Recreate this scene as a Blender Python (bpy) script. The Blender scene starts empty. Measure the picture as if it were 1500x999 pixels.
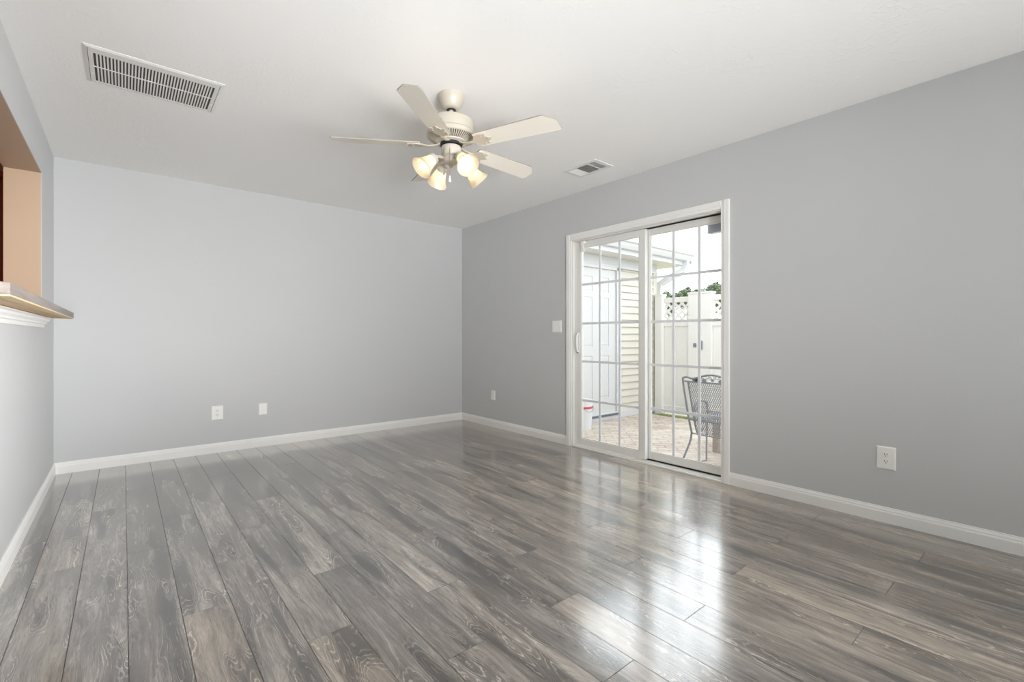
import bpy, math, random
from mathutils import Vector, Matrix
R = math.radians
PI = math.pi
SC = bpy.context.scene
COL = SC.collection

# ------------------------------------------------------------------ camera, world, light, exposure
cam_d = bpy.data.cameras.new('camera')
cam = bpy.data.objects.new('camera', cam_d)
COL.objects.link(cam)
cam.location = (0, 0, 1.0584)
cam.rotation_euler = (R(90), 0, -0.6964)
cam_d.sensor_width = 36
cam_d.lens = 36 * 680.7 / 1500
cam_d.shift_y = -(499.5 - 493.2) / 1500
cam_d.clip_start = 0.05
SC.camera = cam

SC.view_settings.view_transform = 'Standard'
SC.view_settings.look = 'None'
SC.view_settings.gamma = 1
SC.view_settings.use_curve_mapping = False
SC.view_settings.exposure = 0.0
SC.cycles.max_bounces = 14
SC.cycles.diffuse_bounces = 9
SC.cycles.glossy_bounces = 5
SC.cycles.transparent_max_bounces = 16
SC.cycles.sample_clamp_indirect = 8
SC.cycles.caustics_reflective = False

SKY = 1.0
world = bpy.data.worlds.new('overcast_sky')
SC.world = world
world.use_nodes = True
wt = world.node_tree
wt.nodes.clear()
w_out = wt.nodes.new('ShaderNodeOutputWorld')
w_bg = wt.nodes.new('ShaderNodeBackground')
w_tc = wt.nodes.new('ShaderNodeTexCoord')
# overcast sky, with a brighter patch added beyond the fence for floor reflections
w_dot = wt.nodes.new('ShaderNodeVectorMath')
w_dot.operation = 'DOT_PRODUCT'
w_dot.inputs[1].default_value = Vector((0.66, 0.50, 0.50)).normalized()
wt.links.new(w_tc.outputs['Generated'], w_dot.inputs[0])
w_map = wt.nodes.new('ShaderNodeMapRange')
w_map.interpolation_type = 'SMOOTHSTEP'
for i_, v_ in enumerate((0.40, 0.97, 3.5, 4.9)):
    w_map.inputs[1 + i_].default_value = v_
wt.links.new(w_dot.outputs['Value'], w_map.inputs[0])
w_bg.inputs[0].default_value = (0.93, 0.965, 1.0, 1)
w_mul = wt.nodes.new('ShaderNodeMath')
w_mul.operation = 'MULTIPLY'
w_mul.inputs[1].default_value = SKY
wt.links.new(w_map.outputs[0], w_mul.inputs[0])
wt.links.new(w_mul.outputs[0], w_bg.inputs[1])
wt.links.new(w_bg.outputs[0], w_out.inputs[0])


def area(name, loc, rot, sx, sy, power, color, portal=False):
    l = bpy.data.lights.new(name, 'AREA')
    l.shape = 'RECTANGLE'
    l.size, l.size_y = sx, sy
    l.energy = power
    l.color = color
    if portal:
        l.cycles.is_portal = True
    o = bpy.data.objects.new(name, l)
    COL.objects.link(o)
    o.location = loc
    o.rotation_euler = rot
    return o


def aim(p, q):
    return (Vector(q) - Vector(p)).to_track_quat('-Z', 'Y').to_euler()


# fill lights added unseen behind the camera to even out the room
P1, P2, P3, P4, P5 = (2.4, -1.6, 0.7), (2.9, -2.0, 0.65), (0.25, -2.3, 0.55), (3.0, -1.5, 1.2), (1.5, -2.2, 0.4)
area('fill_light_up', P1, aim(P1, (2.05, -1.1, 1.5)), 1.8, 1.2, 27, (0.98, 0.99, 1.0))
for nm_, p_, q_, w_, sp_ in (('fill_light_left_wall', P2, (-0.41, 4.3, 0.5), 12, 50),
                             ('fill_light_far_ceiling', P3, (2.6, 4.1, 2.44), 29, 60),
                             ('fill_light_left_ceiling', P5, (-0.1, 3.5, 2.44), 10, 46),
                             ('fill_light_near_left_wall', P4, (-0.41, 2.7, 1.0), 20, 38)):
    k = area(nm_, p_, aim(p_, q_), 1.2, 0.9, w_, (0.98, 0.988, 1.0))
    k.data.spread = R(sp_)
# the sliding door as a portal for the sky
area('door_sky_portal', (3.50, 2.34, 1.0), (R(90), 0, R(90)), 1.44, 1.95, 1, (1, 1, 1), portal=True)
# kitchen lamp beyond the pass-through
area('kitchen_lamp', (-1.75, 3.2, 2.36), (0, 0, 0), 0.5, 0.9, 12, (1.0, 0.64, 0.36))


# ------------------------------------------------------------------ materials
def srgb(r, g, b):
    def f(c):
        c /= 255
        return c / 12.92 if c <= 0.04045 else ((c + 0.055) / 1.055) ** 2.4
    return (f(r), f(g), f(b), 1)


class NT:
    """small helper to write node trees compactly"""
    def __init__(self, name):
        self.m = bpy.data.materials.new(name)
        self.m.use_nodes = True
        self.t = self.m.node_tree
        self.b = self.t.nodes['Principled BSDF']
        self.out = self.t.nodes['Material Output']

    def n(self, typ, **kw):
        nd = self.t.nodes.new(typ)
        for k, v in kw.items():
            setattr(nd, k, v)
        return nd

    def set(self, sock, v):
        if isinstance(v, bpy.types.NodeSocket):
            self.t.links.new(v, sock)
        else:
            sock.default_value = v

    def math(self, op, a, b=0.0, c=0.0, clamp=False):
        nd = self.n('ShaderNodeMath', operation=op, use_clamp=clamp)
        self.set(nd.inputs[0], a)
        self.set(nd.inputs[1], b)
        self.set(nd.inputs[2], c)
        return nd.outputs[0]

    def noise(self, vec, scale=5, detail=2, rough=0.5, dist=0.0):
        nd = self.n('ShaderNodeTexNoise')
        if vec is not None:
            self.set(nd.inputs['Vector'], vec)
        nd.inputs['Scale'].default_value = scale
        nd.inputs['Detail'].default_value = detail
        nd.inputs['Roughness'].default_value = rough
        nd.inputs['Distortion'].default_value = dist
        return nd.outputs[0]

    def ramp(self, fac, stops):
        nd = self.n('ShaderNodeValToRGB')
        self.set(nd.inputs[0], fac)
        e = nd.color_ramp.elements
        while len(e) < len(stops):
            e.new(0.5)
        for i, (p, c) in enumerate(stops):
            e[i].position = p
            e[i].color = c if len(c) == 4 else (*c, 1)
        return nd.outputs[0]

    def maprange(self, v, a, b, c, d, smooth=False):
        nd = self.n('ShaderNodeMapRange')
        if smooth:
            nd.interpolation_type = 'SMOOTHSTEP'
        self.set(nd.inputs[0], v)
        for i, q in enumerate((a, b, c, d)):
            self.set(nd.inputs[1 + i], q)
        return nd.outputs[0]

    def mix(self, fac, a, b, typ='MIX'):
        nd = self.n('ShaderNodeMix', data_type='RGBA', blend_type=typ)
        self.set(nd.inputs[0], fac)
        self.set(nd.inputs[6], a)
        self.set(nd.inputs[7], b)
        return nd.outputs[2]

    def xyz(self, x, y, z):
        nd = self.n('ShaderNodeCombineXYZ')
        self.set(nd.inputs[0], x)
        self.set(nd.inputs[1], y)
        self.set(nd.inputs[2], z)
        return nd.outputs[0]

    def obj(self):
        return self.n('ShaderNodeTexCoord').outputs['Object']

    def bump(self, h, strength, dist=0.002):
        nd = self.n('ShaderNodeBump')
        nd.inputs['Strength'].default_value = strength
        nd.inputs['Distance'].default_value = dist
        self.set(nd.inputs['Height'], h)
        self.set(self.b.inputs['Normal'], nd.outputs[0])


def plain(name, rgb, rough=0.5, metal=0.0, var=0.03, vscale=6.0, bump=0.0, bscale=60, spec=0.5):
    t = NT(name)
    o = t.obj()
    n = t.noise(o, vscale, 3, 0.6)
    f = t.maprange(n, 0.3, 0.7, 1 - var, 1 + var)
    c = t.mix(1.0, rgb, t.xyz(f, f, f), 'MULTIPLY')
    t.set(t.b.inputs['Base Color'], c)
    t.b.inputs['Roughness'].default_value = rough
    t.b.inputs['Metallic'].default_value = metal
    t.b.inputs['Specular IOR Level'].default_value = spec
    if bump:
        t.bump(t.noise(o, bscale, 3, 0.6), bump)
    return t.m


M = {}
M['wall'] = plain('grey_wall_paint', srgb(196, 197, 197), 0.45, var=0.008, vscale=2, bump=0.06, bscale=180, spec=0.35)
M['ceil'] = None
M['trim'] = plain('white_trim_paint', srgb(236, 235, 232), 0.32, var=0.01, bump=0.03, bscale=90)
M['vinyl'] = plain('white_door_vinyl', srgb(226, 225, 221), 0.35, var=0.01)
M['muntin'] = plain('white_grille_bar', srgb(225, 227, 230), 0.4, var=0.01)
M['plate'] = plain('white_plate_plastic', srgb(238, 237, 233), 0.3, var=0.006)
M['slot'] = plain('dark_slot', srgb(45, 43, 42), 0.6)
M['black'] = plain('black_rubber_and_gap_shade', srgb(30, 30, 31), 0.6)  # rubber, and the shade painted into the patio door gaps
M['ventw'] = plain('white_enamel_vent', srgb(226, 225, 221), 0.4, var=0.01)
M['filter'] = plain('grey_filter_dust', srgb(86, 83, 80), 0.95, var=0.35, vscale=160)
M['fan'] = plain('cream_fan_enamel', srgb(186, 179, 166), 0.35, var=0.01)
M['blade'] = plain('cream_blade_laminate', srgb(232, 226, 214), 0.42, var=0.012)
M['bladeedge'] = plain('grey_blade_edge', srgb(150, 143, 136), 0.5)
M['brass'] = plain('brass_fitting', srgb(160, 140, 110), 0.35, metal=0.8)
M['tan'] = plain('kitchen_paint_lamp_warmth', srgb(190, 166, 142), 0.5, var=0.01, bump=0.05, bscale=150)  # warm kitchen lamplight is put into this paint colour
M['siding'] = plain('cream_vinyl_siding', srgb(208, 203, 192), 0.5, var=0.015)
M['white_ext'] = plain('white_exterior_paint', srgb(208, 209, 212), 0.45, var=0.015)
M['shed_door'] = plain('white_shed_door_paint', srgb(204, 204, 204), 0.4, var=0.01)
M['soffit'] = plain('cream_soffit_vinyl', srgb(224, 221, 213), 0.5, var=0.015)
M['shingle'] = plain('grey_shingle', srgb(120, 118, 118), 0.9, var=0.3, vscale=40)
M['fence'] = plain('white_fence_vinyl', srgb(228, 226, 221), 0.45, var=0.015)
M['gatem'] = plain('latch_metal', srgb(135, 140, 148), 0.4, metal=0.6)
M['chair'] = plain('grey_iron_paint', srgb(146, 149, 156), 0.5, var=0.1, vscale=40)
M['tablewood'] = plain('weathered_table_wood', srgb(178, 167, 157), 0.7, var=0.12, vscale=30)
M['bucket'] = plain('white_bucket_plastic', srgb(220, 220, 222), 0.35)
M['red'] = plain('red_label', srgb(205, 70, 80), 0.5)
M['bark'] = plain('tree_bark', srgb(105, 92, 80), 0.9, var=0.3, vscale=20)
M['steel'] = plain('threshold_metal', srgb(110, 118, 128), 0.4, metal=0.5)
M['galv'] = plain('grey_eave_metal', srgb(150, 153, 158), 0.5, var=0.05)


def ceil_mat():
    t = NT('textured_ceiling_paint')
    o = t.obj()
    t.b.inputs['Base Color'].default_value = srgb(244, 243, 241)
    t.b.inputs['Roughness'].default_value = 0.6
    warp = t.noise(o, 3.0, 2, 0.5)
    n = t.noise(o, 22, 4, 0.62, 1.2)
    h = t.maprange(n, 0.52, 0.62, 0, 1, True)
    h2 = t.math('MULTIPLY', h, t.maprange(warp, 0.4, 0.7, 0.2, 1.0))
    h3 = t.math('ADD', h2, t.math('MULTIPLY', t.noise(o, 90, 2), 0.15))
    t.bump(h3, 0.35, 0.003)
    return t.m


M['ceil'] = ceil_mat()


def glass_mat(name='window_glass'):
    t = NT(name)
    t.t.nodes.remove(t.b)
    tr = t.n('ShaderNodeBsdfTransparent')
    tr.inputs[0].default_value = (0.95, 0.965, 0.965, 1)
    gl = t.n('ShaderNodeBsdfGlossy')
    gl.inputs['Roughness'].default_value = 0.0
    lw = t.n('ShaderNodeLayerWeight')
    lw.inputs[0].default_value = 0.5
    fr = t.math('ADD', 0.03, t.math('MULTIPLY', t.math('POWER', lw.outputs['Facing'], 5.0), 0.9))
    mx = t.n('ShaderNodeMixShader')
    t.set(mx.inputs[0], fr)
    t.set(mx.inputs[1], tr.outputs[0])
    t.set(mx.inputs[2], gl.outputs[0])
    t.set(t.out.inputs[0], mx.outputs[0])
    return t.m


M['glass'] = glass_mat()


def floor_mat():
    t = NT('grey_oak_laminate')
    uv = t.n('ShaderNodeUVMap', uv_map='grain').outputs[0]
    sep = t.n('ShaderNodeSeparateXYZ')
    t.set(sep.inputs[0], uv)
    u, v = sep.outputs[0], sep.outputs[1]
    at = t.n('ShaderNodeAttribute', attribute_name='plank')
    s2 = t.n('ShaderNodeSeparateColor')
    t.set(s2.inputs[0], at.outputs['Color'])
    seed, light, warm = s2.outputs[0], s2.outputs[1], s2.outputs[2]
    z = t.math('MULTIPLY', seed, 37.0)
    # growth field: elongated ovals, their contours are the cathedral figure
    jag = t.math('MULTIPLY', t.math('SUBTRACT', t.noise(t.xyz(t.math('MULTIPLY', u, 34.0), t.math('MULTIPLY', v, 60.0), z), 1.0, 2, 0.6), 0.5), 0.036)
    h = t.noise(t.xyz(t.math('MULTIPLY', u, 1.7), t.math('MULTIPLY', v, 13.0), z), 1.0, 1.5, 0.45, 0.3)
    hj = t.math('ADD', h, jag)
    dark = t.maprange(h, 0.47, 0.72, 0.0, 1.0, True)
    lmask = t.maprange(h, 0.47, 0.56, 0.0, 1.0, True)
    ln = t.math('SINE', t.math('MULTIPLY', hj, 6.2832 * 30))
    lines = t.math('MULTIPLY', t.maprange(ln, 0.4, 0.95, 0.0, 1.0, True), t.math('MULTIPLY', lmask, t.maprange(t.noise(t.xyz(t.math('MULTIPLY', u, 9.0), t.math('MULTIPLY', v, 30.0), z), 1.0, 2), 0.36, 0.54, 0.15, 1.0)))
    # pores / straight grain
    warpv = t.math('ADD', v, t.math('MULTIPLY', h, 0.10))
    fine = t.noise(t.xyz(t.math('MULTIPLY', u, 16.0), t.math('MULTIPLY', warpv, 380.0), z), 1.0, 4, 0.7)
    mid = t.noise(t.xyz(t.math('MULTIPLY', u, 3.2), t.math('MULTIPLY', warpv, 60.0), t.math('ADD', z, 3.0)), 1.0, 4, 0.62)
    broad = t.noise(t.xyz(t.math('MULTIPLY', u, 2.0), t.math('MULTIPLY', v, 9.0), t.math('ADD', z, 21.0)), 1.0, 3, 0.55)
    a = t.math('ADD', t.math('MULTIPLY', t.math('SUBTRACT', fine, 0.5), 0.75), t.math('MULTIPLY', t.math('SUBTRACT', mid, 0.5), 0.75))
    a = t.math('ADD', a, t.math('MULTIPLY', t.math('SUBTRACT', broad, 0.5), 0.9))
    a = t.math('ADD', a, t.math('MULTIPLY', t.math('SUBTRACT', light, 0.5), 0.42))
    a = t.math('SUBTRACT', a, t.math('MULTIPLY', dark, 0.46))
    a = t.math('ADD', a, t.math('MULTIPLY', lines, 0.34))
    a = t.math('ADD', a, 0.62, clamp=True)
    col = t.ramp(a, [(0.0, srgb(46, 42, 39)), (0.3, srgb(80, 75, 70)), (0.55, srgb(118, 112, 106)), (0.8, srgb(156, 150, 143)), (1.0, srgb(190, 184, 176))])
    tint = t.mix(warm, (1.01, 1.0, 0.995, 1), (1.13, 1.01, 0.88, 1))
    col = t.mix(1.0, col, tint, 'MULTIPLY')
    t.set(t.b.inputs['Base Color'], col)
    r = t.maprange(t.noise(t.xyz(t.math('MULTIPLY', u, 3.0), t.math('MULTIPLY', v, 30.0), z), 1.0, 3), 0.3, 0.7, 0.13, 0.2)
    t.set(t.b.inputs['Roughness'], r)
    t.b.inputs['IOR'].default_value = 1.5
    t.b.inputs['Specular IOR Level'].default_value = 0.8
    t.b.inputs['Coat Weight'].default_value = 1.0
    t.b.inputs['Coat Roughness'].default_value = 0.17
    t.b.inputs['Coat IOR'].default_value = 1.95
    t.bump(t.math('ADD', t.math('MULTIPLY', fine, 0.3), t.math('MULTIPLY', t.noise(t.xyz(t.math('MULTIPLY', u, 5.0), t.math('MULTIPLY', v, 20.0), z), 1.0, 2), 0.6)), 0.05, 0.002)
    return t.m


M['floor'] = floor_mat()
M['seam'] = plain('dark_plank_seam', srgb(52, 48, 45), 0.6)


def wood_mat(name, c1, c2, axis=1, rough=0.45, sc=1.0):
    t = NT(name)
    o = t.obj()
    mp = t.n('ShaderNodeMapping')
    t.set(mp.inputs['Vector'], o)
    s = [30 * sc, 30 * sc, 30 * sc]
    s[axis] = 1.8 * sc
    mp.inputs['Scale'].default_value = s
    n = t.noise(mp.outputs[0], 1.0, 5, 0.6, 0.6)
    t.set(t.b.inputs['Base Color'], t.ramp(n, [(0.3, c1), (0.7, c2)]))
    t.b.inputs['Roughness'].default_value = rough
    return t.m


M['shelf_edge'] = wood_mat('grey_shelf_laminate', srgb(128, 117, 110), srgb(160, 150, 144), 1)
M['shelf_under'] = wood_mat('raw_shelf_plywood', srgb(190, 155, 112), srgb(214, 184, 142), 1, 0.6)
M['shelf_strip'] = wood_mat('pale_strip_wood', srgb(214, 188, 145), srgb(228, 204, 165), 1, 0.6)
M['cherry'] = wood_mat('cherry_cabinet_wood', srgb(96, 30, 16), srgb(140, 52, 26), 2, 0.35)


def patio_mat():
    t = NT('tan_brick_paver')
    o = t.obj()
    mp = t.n('ShaderNodeMapping')
    t.set(mp.inputs['Vector'], o)
    mp.inputs['Rotation'].default_value = (0, 0, R(45))
    br = t.n('ShaderNodeTexBrick')
    t.set(br.inputs['Vector'], mp.outputs[0])
    br.inputs['Color1'].default_value = srgb(198, 184, 170)
    br.inputs['Color2'].default_value = srgb(178, 160, 150)
    br.inputs['Mortar'].default_value = srgb(128, 118, 106)
    br.inputs['Scale'].default_value = 1.0
    br.inputs['Mortar Size'].default_value = 0.006
    br.inputs['Brick Width'].default_value = 0.2
    br.inputs['Row Height'].default_value = 0.1
    n = t.noise(o, 2.2, 4, 0.65, 0.8)
    c = t.mix(t.maprange(n, 0.35, 0.7, 0.0, 0.75), br.outputs[0], srgb(210, 202, 190))
    n2 = t.noise(o, 9, 4, 0.7)
    f = t.maprange(n2, 0.3, 0.7, 0.86, 1.12)
    c = t.mix(1.0, c, t.xyz(f, f, f), 'MULTIPLY')
    t.set(t.b.inputs['Base Color'], c)
    t.b.inputs['Roughness'].default_value = 0.85
    t.bump(br.outputs[1], -0.3, 0.004)
    return t.m


M['patio'] = patio_mat()


def noise2(name, c1, c2, scale, rough=0.9):
    t = NT(name)
    n = t.noise(t.obj(), scale, 5, 0.65)
    t.set(t.b.inputs['Base Color'], t.ramp(n, [(0.3, c1), (0.7, c2)]))
    t.b.inputs['Roughness'].default_value = rough
    return t.m


M['lawn'] = noise2('lawn_ground', srgb(128, 130, 104), srgb(160, 158, 132), 6)
M['grass'] = noise2('grass_blade', srgb(128, 144, 78), srgb(176, 182, 120), 9)
M['leaf'] = noise2('tree_leaf', srgb(112, 128, 102), srgb(154, 166, 138), 3)


def shade_mat():
    t = NT('frosted_lamp_glass')
    t.t.nodes.remove(t.b)
    tl = t.n('ShaderNodeBsdfTranslucent')
    tl.inputs[0].default_value = (0.86, 0.78, 0.62, 1)
    df = t.n('ShaderNodeBsdfDiffuse')
    df.inputs[0].default_value = (0.74, 0.69, 0.58, 1)
    gl = t.n('ShaderNodeBsdfGlossy')
    gl.inputs['Roughness'].default_value = 0.2
    m1 = t.n('ShaderNodeMixShader')
    m1.inputs[0].default_value = 0.5
    t.set(m1.inputs[1], df.outputs[0])
    t.set(m1.inputs[2], tl.outputs[0])
    m2 = t.n('ShaderNodeMixShader')
    m2.inputs[0].default_value = 0.05
    t.set(m2.inputs[1], m1.outputs[0])
    t.set(m2.inputs[2], gl.outputs[0])
    t.set(t.out.inputs[0], m2.outputs[0])
    return t.m


M['shade'] = shade_mat()


def emit_mat(name, col, s):
    t = NT(name)
    t.b.inputs['Base Color'].default_value = (1, 1, 1, 1)
    t.b.inputs['Emission Color'].default_value = col
    t.b.inputs['Emission Strength'].default_value = s
    return t.m


M['bulb'] = emit_mat('lit_bulb', (1.0, 0.87, 0.64, 1), 13)


# ------------------------------------------------------------------ mesh helpers
class MB:
    def __init__(self):
        self.v = []
        self.f = []

    def add(self, vs, fs, M4=None):
        b = len(self.v)
        for p in vs:
            p = Vector(p)
            if M4 is not None:
                p = M4 @ p
            self.v.append(tuple(p))
        for f in fs:
            self.f.append(tuple(b + i for i in f))
        return self

    def box(self, a, b, M4=None):
        x0, y0, z0 = [min(a[i], b[i]) for i in range(3)]
        x1, y1, z1 = [max(a[i], b[i]) for i in range(3)]
        vs = [(x0, y0, z0), (x1, y0, z0), (x1, y1, z0), (x0, y1, z0), (x0, y0, z1), (x1, y0, z1), (x1, y1, z1), (x0, y1, z1)]
        fs = [(0, 3, 2, 1), (4, 5, 6, 7), (0, 1, 5, 4), (1, 2, 6, 5), (2, 3, 7, 6), (3, 0, 4, 7)]
        return self.add(vs, fs, M4)

    def lathe(self, prof, n=32, M4=None, cap0=False, cap1=False):
        vs, fs = [], []
        for r, z in prof:
            for k in range(n):
                a = 2 * PI * k / n
                vs.append((r * math.cos(a), r * math.sin(a), z))
        for i in range(len(prof) - 1):
            for k in range(n):
                k2 = (k + 1) % n
                fs.append((i * n + k, i * n + k2, (i + 1) * n + k2, (i + 1) * n + k))
        if cap0:
            fs.append(tuple(reversed(range(n))))
        if cap1:
            fs.append(tuple((len(prof) - 1) * n + k for k in range(n)))
        return self.add(vs, fs, M4)

    def prism(self, poly, axis, a, b, M4=None):
        """poly in the two other axes (in cyclic order after axis), extruded from a to b"""
        n = len(poly)
        def mk(p, q):
            r = [0, 0, 0]
            r[axis] = q
            r[(axis + 1) % 3] = p[0]
            r[(axis + 2) % 3] = p[1]
            return tuple(r)
        vs = [mk(p, a) for p in poly] + [mk(p, b) for p in poly]
        fs = [tuple(reversed(range(n))), tuple(range(n, 2 * n))]
        for i in range(n):
            j = (i + 1) % n
            fs.append((i, j, n + j, n + i))
        return self.add(vs, fs, M4)

    def tube(self, pts, r, n=8, M4=None, flat=None):
        pts = [Vector(p) for p in pts]
        rs = r if isinstance(r, (list, tuple)) else [r] * len(pts)
        vs, fs = [], []
        up = None
        for i, p in enumerate(pts):
            d = (pts[min(i + 1, len(pts) - 1)] - pts[max(i - 1, 0)]).normalized()
            if up is None:
                up = Vector((0, 0, 1)) if abs(d.z) < 0.9 else Vector((1, 0, 0))
            s = d.cross(up).normalized()
            up = s.cross(d).normalized()
            for k in range(n):
                a = 2 * PI * (k + 0.5) / n
                q = s * math.cos(a) * rs[i] * (flat[0] if flat else 1) + up * math.sin(a) * rs[i] * (flat[1] if flat else 1)
                vs.append(tuple(p + q))
        m = len(pts)
        for i in range(m - 1):
            for k in range(n):
                k2 = (k + 1) % n
                fs.append((i * n + k, i * n + k2, (i + 1) * n + k2, (i + 1) * n + k))
        fs.append(tuple(reversed(range(n))))
        fs.append(tuple((m - 1) * n + k for k in range(n)))
        return self.add(vs, fs, M4)

    def build(self, name, mat, parent=None, smooth=False, bevel=0.0, segs=2):
        me = bpy.data.meshes.new(name)
        me.from_pydata(self.v, [], self.f)
        me.validate()
        import bmesh
        bm = bmesh.new()
        bm.from_mesh(me)
        bmesh.ops.recalc_face_normals(bm, faces=bm.faces)
        bm.to_mesh(me)
        bm.free()
        me.materials.append(mat)
        if smooth:
            me.polygons.foreach_set('use_smooth', [True] * len(me.polygons))
            try:
                me.set_sharp_from_angle(angle=R(38))
            except Exception:
                pass
        o = bpy.data.objects.new(name, me)
        COL.objects.link(o)
        if parent is not None:
            o.parent = parent
        if bevel:
            md = o.modifiers.new('bevel', 'BEVEL')
            md.width = bevel
            md.segments = segs
            md.limit_method = 'ANGLE'
            md.angle_limit = R(50)
        return o


def tag(o, label=None, cat=None, group=None, kind=None):
    if label: o['label'] = label
    if cat: o['category'] = cat
    if group: o['group'] = group
    if kind: o['kind'] = kind
    return o


def empty(name, loc=(0, 0, 0), rz=0.0):
    o = bpy.data.objects.new(name, None)
    o.empty_display_size = 0.1
    COL.objects.link(o)
    o.location = loc
    o.rotation_euler = (0, 0, rz)
    return o


def struct(o, label=None, cat=None):
    return tag(o, label, cat, kind='structure')


def smoothpath(pts, n=6):
    """Catmull-Rom through the points"""
    P = [Vector(p) for p in pts]
    P = [2 * P[0] - P[1]] + P + [2 * P[-1] - P[-2]]
    out = []
    for i in range(1, len(P) - 2):
        for k in range(n):
            t = k / n
            a, b, c, d = P[i - 1], P[i], P[i + 1], P[i + 2]
            out.append(0.5 * ((2 * b) + (c - a) * t + (2 * a - 5 * b + 4 * c - d) * t * t + (3 * b - a - 3 * c + d) * t ** 3))
    out.append(P[-2])
    return out


# ------------------------------------------------------------------ room
XL, XR, YB, YR, H = -0.411, 3.335, 4.988, -2.6, 2.44
WT = 0.15           # outer wall thickness
LT = 0.172          # thickness of the wall with the pass-through
DY0, DY1, DZ = 1.60, 3.083, 1.99     # door opening in the right wall
OY0, OY1, OZ0, OZ1 = 2.12, 4.316, 1.18, 2.132   # pass-through opening

# floor: one mesh, planks with their own grain coordinates
def make_floor():
    W, L = 0.1588, 1.225
    x0 = 0.013
    joints = {-3: 3.385, -2: 2.925, -1: 2.54, 0: 2.93, 1: 2.145, 2: 2.54, 3: 1.69, 4: 2.145, 5: 1.303, 6: 1.70, 7: 0.912,
              8: 1.30, 9: 1.70, 10: 0.917, 11: 1.311, 12: 0.476, 13: 0.955, 14: 1.314, 15: 0.48, 16: 0.954, 17: 1.31,
              18: 0.45, 19: 0.945, 20: 1.333}
    over = {(4, 2.145): (0.82, 0.3), (6, 1.70): (0.78, 0.3), (1, 0.92): (0.55, 0.9), (3, 0.465): (0.6, 0.8), (4, 0.92): (0.3, 0.15),
            (5, 1.303): (0.38, 0.1), (5, 2.528): (0.62, 0.2), (7, 0.912): (0.35, 0.1), (0, 1.705): (0.28, 0.2), (0, 2.93): (0.42, 0.15), (-1, 1.315): (0.33, 0.2),
            (-1, 2.54): (0.62, 0.3), (1, 2.145): (0.5, 0.2), (2, 2.54): (0.55, 0.2), (2, 1.315): (0.36, 0.25), (3, 1.69): (0.42, 0.3),
            (3, 2.915): (0.4, 0.1), (13, -0.27): (0.72, 0.9), (8, 1.30): (0.45, 0.2), (-2, 1.70): (0.42, 0.3), (16, -0.271): (0.45, 0.7), (14, 0.089): (0.45, 0.6)}
    rnd = random.Random(7)
    vs, fs, uvs, cols, mats = [], [], [], [], []
    g = 0.0012
    for k in range(-3, 22):
        xa, xb = x0 + k * W, x0 + (k + 1) * W
        ca, cb = max(xa, XL), min(xb, XR + 0.0)
        if cb - ca < 0.01: continue
        j = joints.get(k, 0.7)
        ys = []
        y = j
        while y > YR: y -= L
        while y < YB:
            ys.append(y)
            y += L
        for ya in ys:
            yb_ = ya + L
            a, b = max(ya, YR), min(yb_, YB)
            if b - a < 0.01: continue
            key = None
            for (kk, yy), val in over.items():
                if kk == k and abs(yy - ya) < 0.03: key = val
            warmx = 0.18 + 0.045 * max(0, k)
            light, warm = key if key else (rnd.uniform(0.28, 0.75), min(1, max(0, rnd.gauss(warmx, 0.15))))
            seed = rnd.random()
            ou = rnd.uniform(0, 50)
            flip = rnd.choice((-1, 1))
            def quad(px0, px1, py0, py1, mat):
                i = len(vs)
                pts = [(px0, py0), (px1, py0), (px1, py1), (px0, py1)]
                for p in pts: vs.append((p[0], p[1], 0.0))
                fs.append((i, i + 1, i + 2, i + 3))
                mats.append(mat)
                for p in pts:
                    uvs.append((p[1] + ou, (p[0] - (xa + xb) / 2) * flip))
                    cols.append((seed, light, warm, 1))
            quad(ca + g, cb - g, a + g, b - g, 0)
            quad(ca, ca + g, a, b, 1)
            quad(cb - g, cb, a, b, 1)
            quad(ca + g, cb - g, a, a + g, 1)
            quad(ca + g, cb - g, b - g, b, 1)
    nv = len(vs)
    # slab underneath
    sb = MB().box((XL - 0.02, YR, -0.12), (XR + 0.0, YB, -0.002))
    for p in sb.v: vs.append(p)
    for f in sb.f:
        fs.append(tuple(nv + i for i in f))
        mats.append(1)
        for _ in range(4):
            uvs.append((0, 0)); cols.append((0, 0, 0, 1))
    me = bpy.data.meshes.new('floor')
    me.from_pydata(vs, [], fs)
    me.uv_layers.new(name='grain')
    me.color_attributes.new('plank', 'FLOAT_COLOR', 'CORNER')
    uvl = me.uv_layers['grain']
    ca_ = me.color_attributes['plank']
    for i, q in enumerate(uvs):
        uvl.data[i].uv = q
        ca_.data[i].color = cols[i]
    me.materials.append(M['floor'])
    me.materials.append(M['seam'])
    for i, m in enumerate(mats): me.polygons[i].material_index = m
    o = bpy.data.objects.new('floor', me)
    COL.objects.link(o)
    return struct(o, 'glossy grey oak plank floor running towards the back wall', 'floor')


make_floor()
struct(MB().box((XL - 0.2, YR - 0.15, H), (XR + WT, YB + 0.15, H + 0.15)).build('ceiling', M['ceil']), 'white textured ceiling of the room', 'ceiling')
struct(MB().box((XL, YB, -0.12), (XR + WT, YB + 0.15, H)).build('wall_back', M['wall']), 'long grey wall facing the camera at the left', 'wall')
w = MB()
w.box((XR, YR, -0.12), (XR + WT, DY0, H)).box((XR, DY1, -0.12), (XR + WT, YB, H)).box((XR, DY0, DZ), (XR + WT, DY1, H))
w.box((XR, DY0, -0.12), (XR + WT, DY1, -0.002))
struct(w.build('wall_right', M['wall']), 'grey wall that holds the sliding patio door', 'wall')
w = MB()
w.box((XL - 0.004, YR, -0.12), (XL, OY0, H)).box((XL - 0.004, OY1, -0.12), (XL, YB, H))
w.box((XL - 0.004, OY0, -0.12), (XL, OY1, OZ0)).box((XL - 0.004, OY0, OZ1), (XL, OY1, H))
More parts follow.
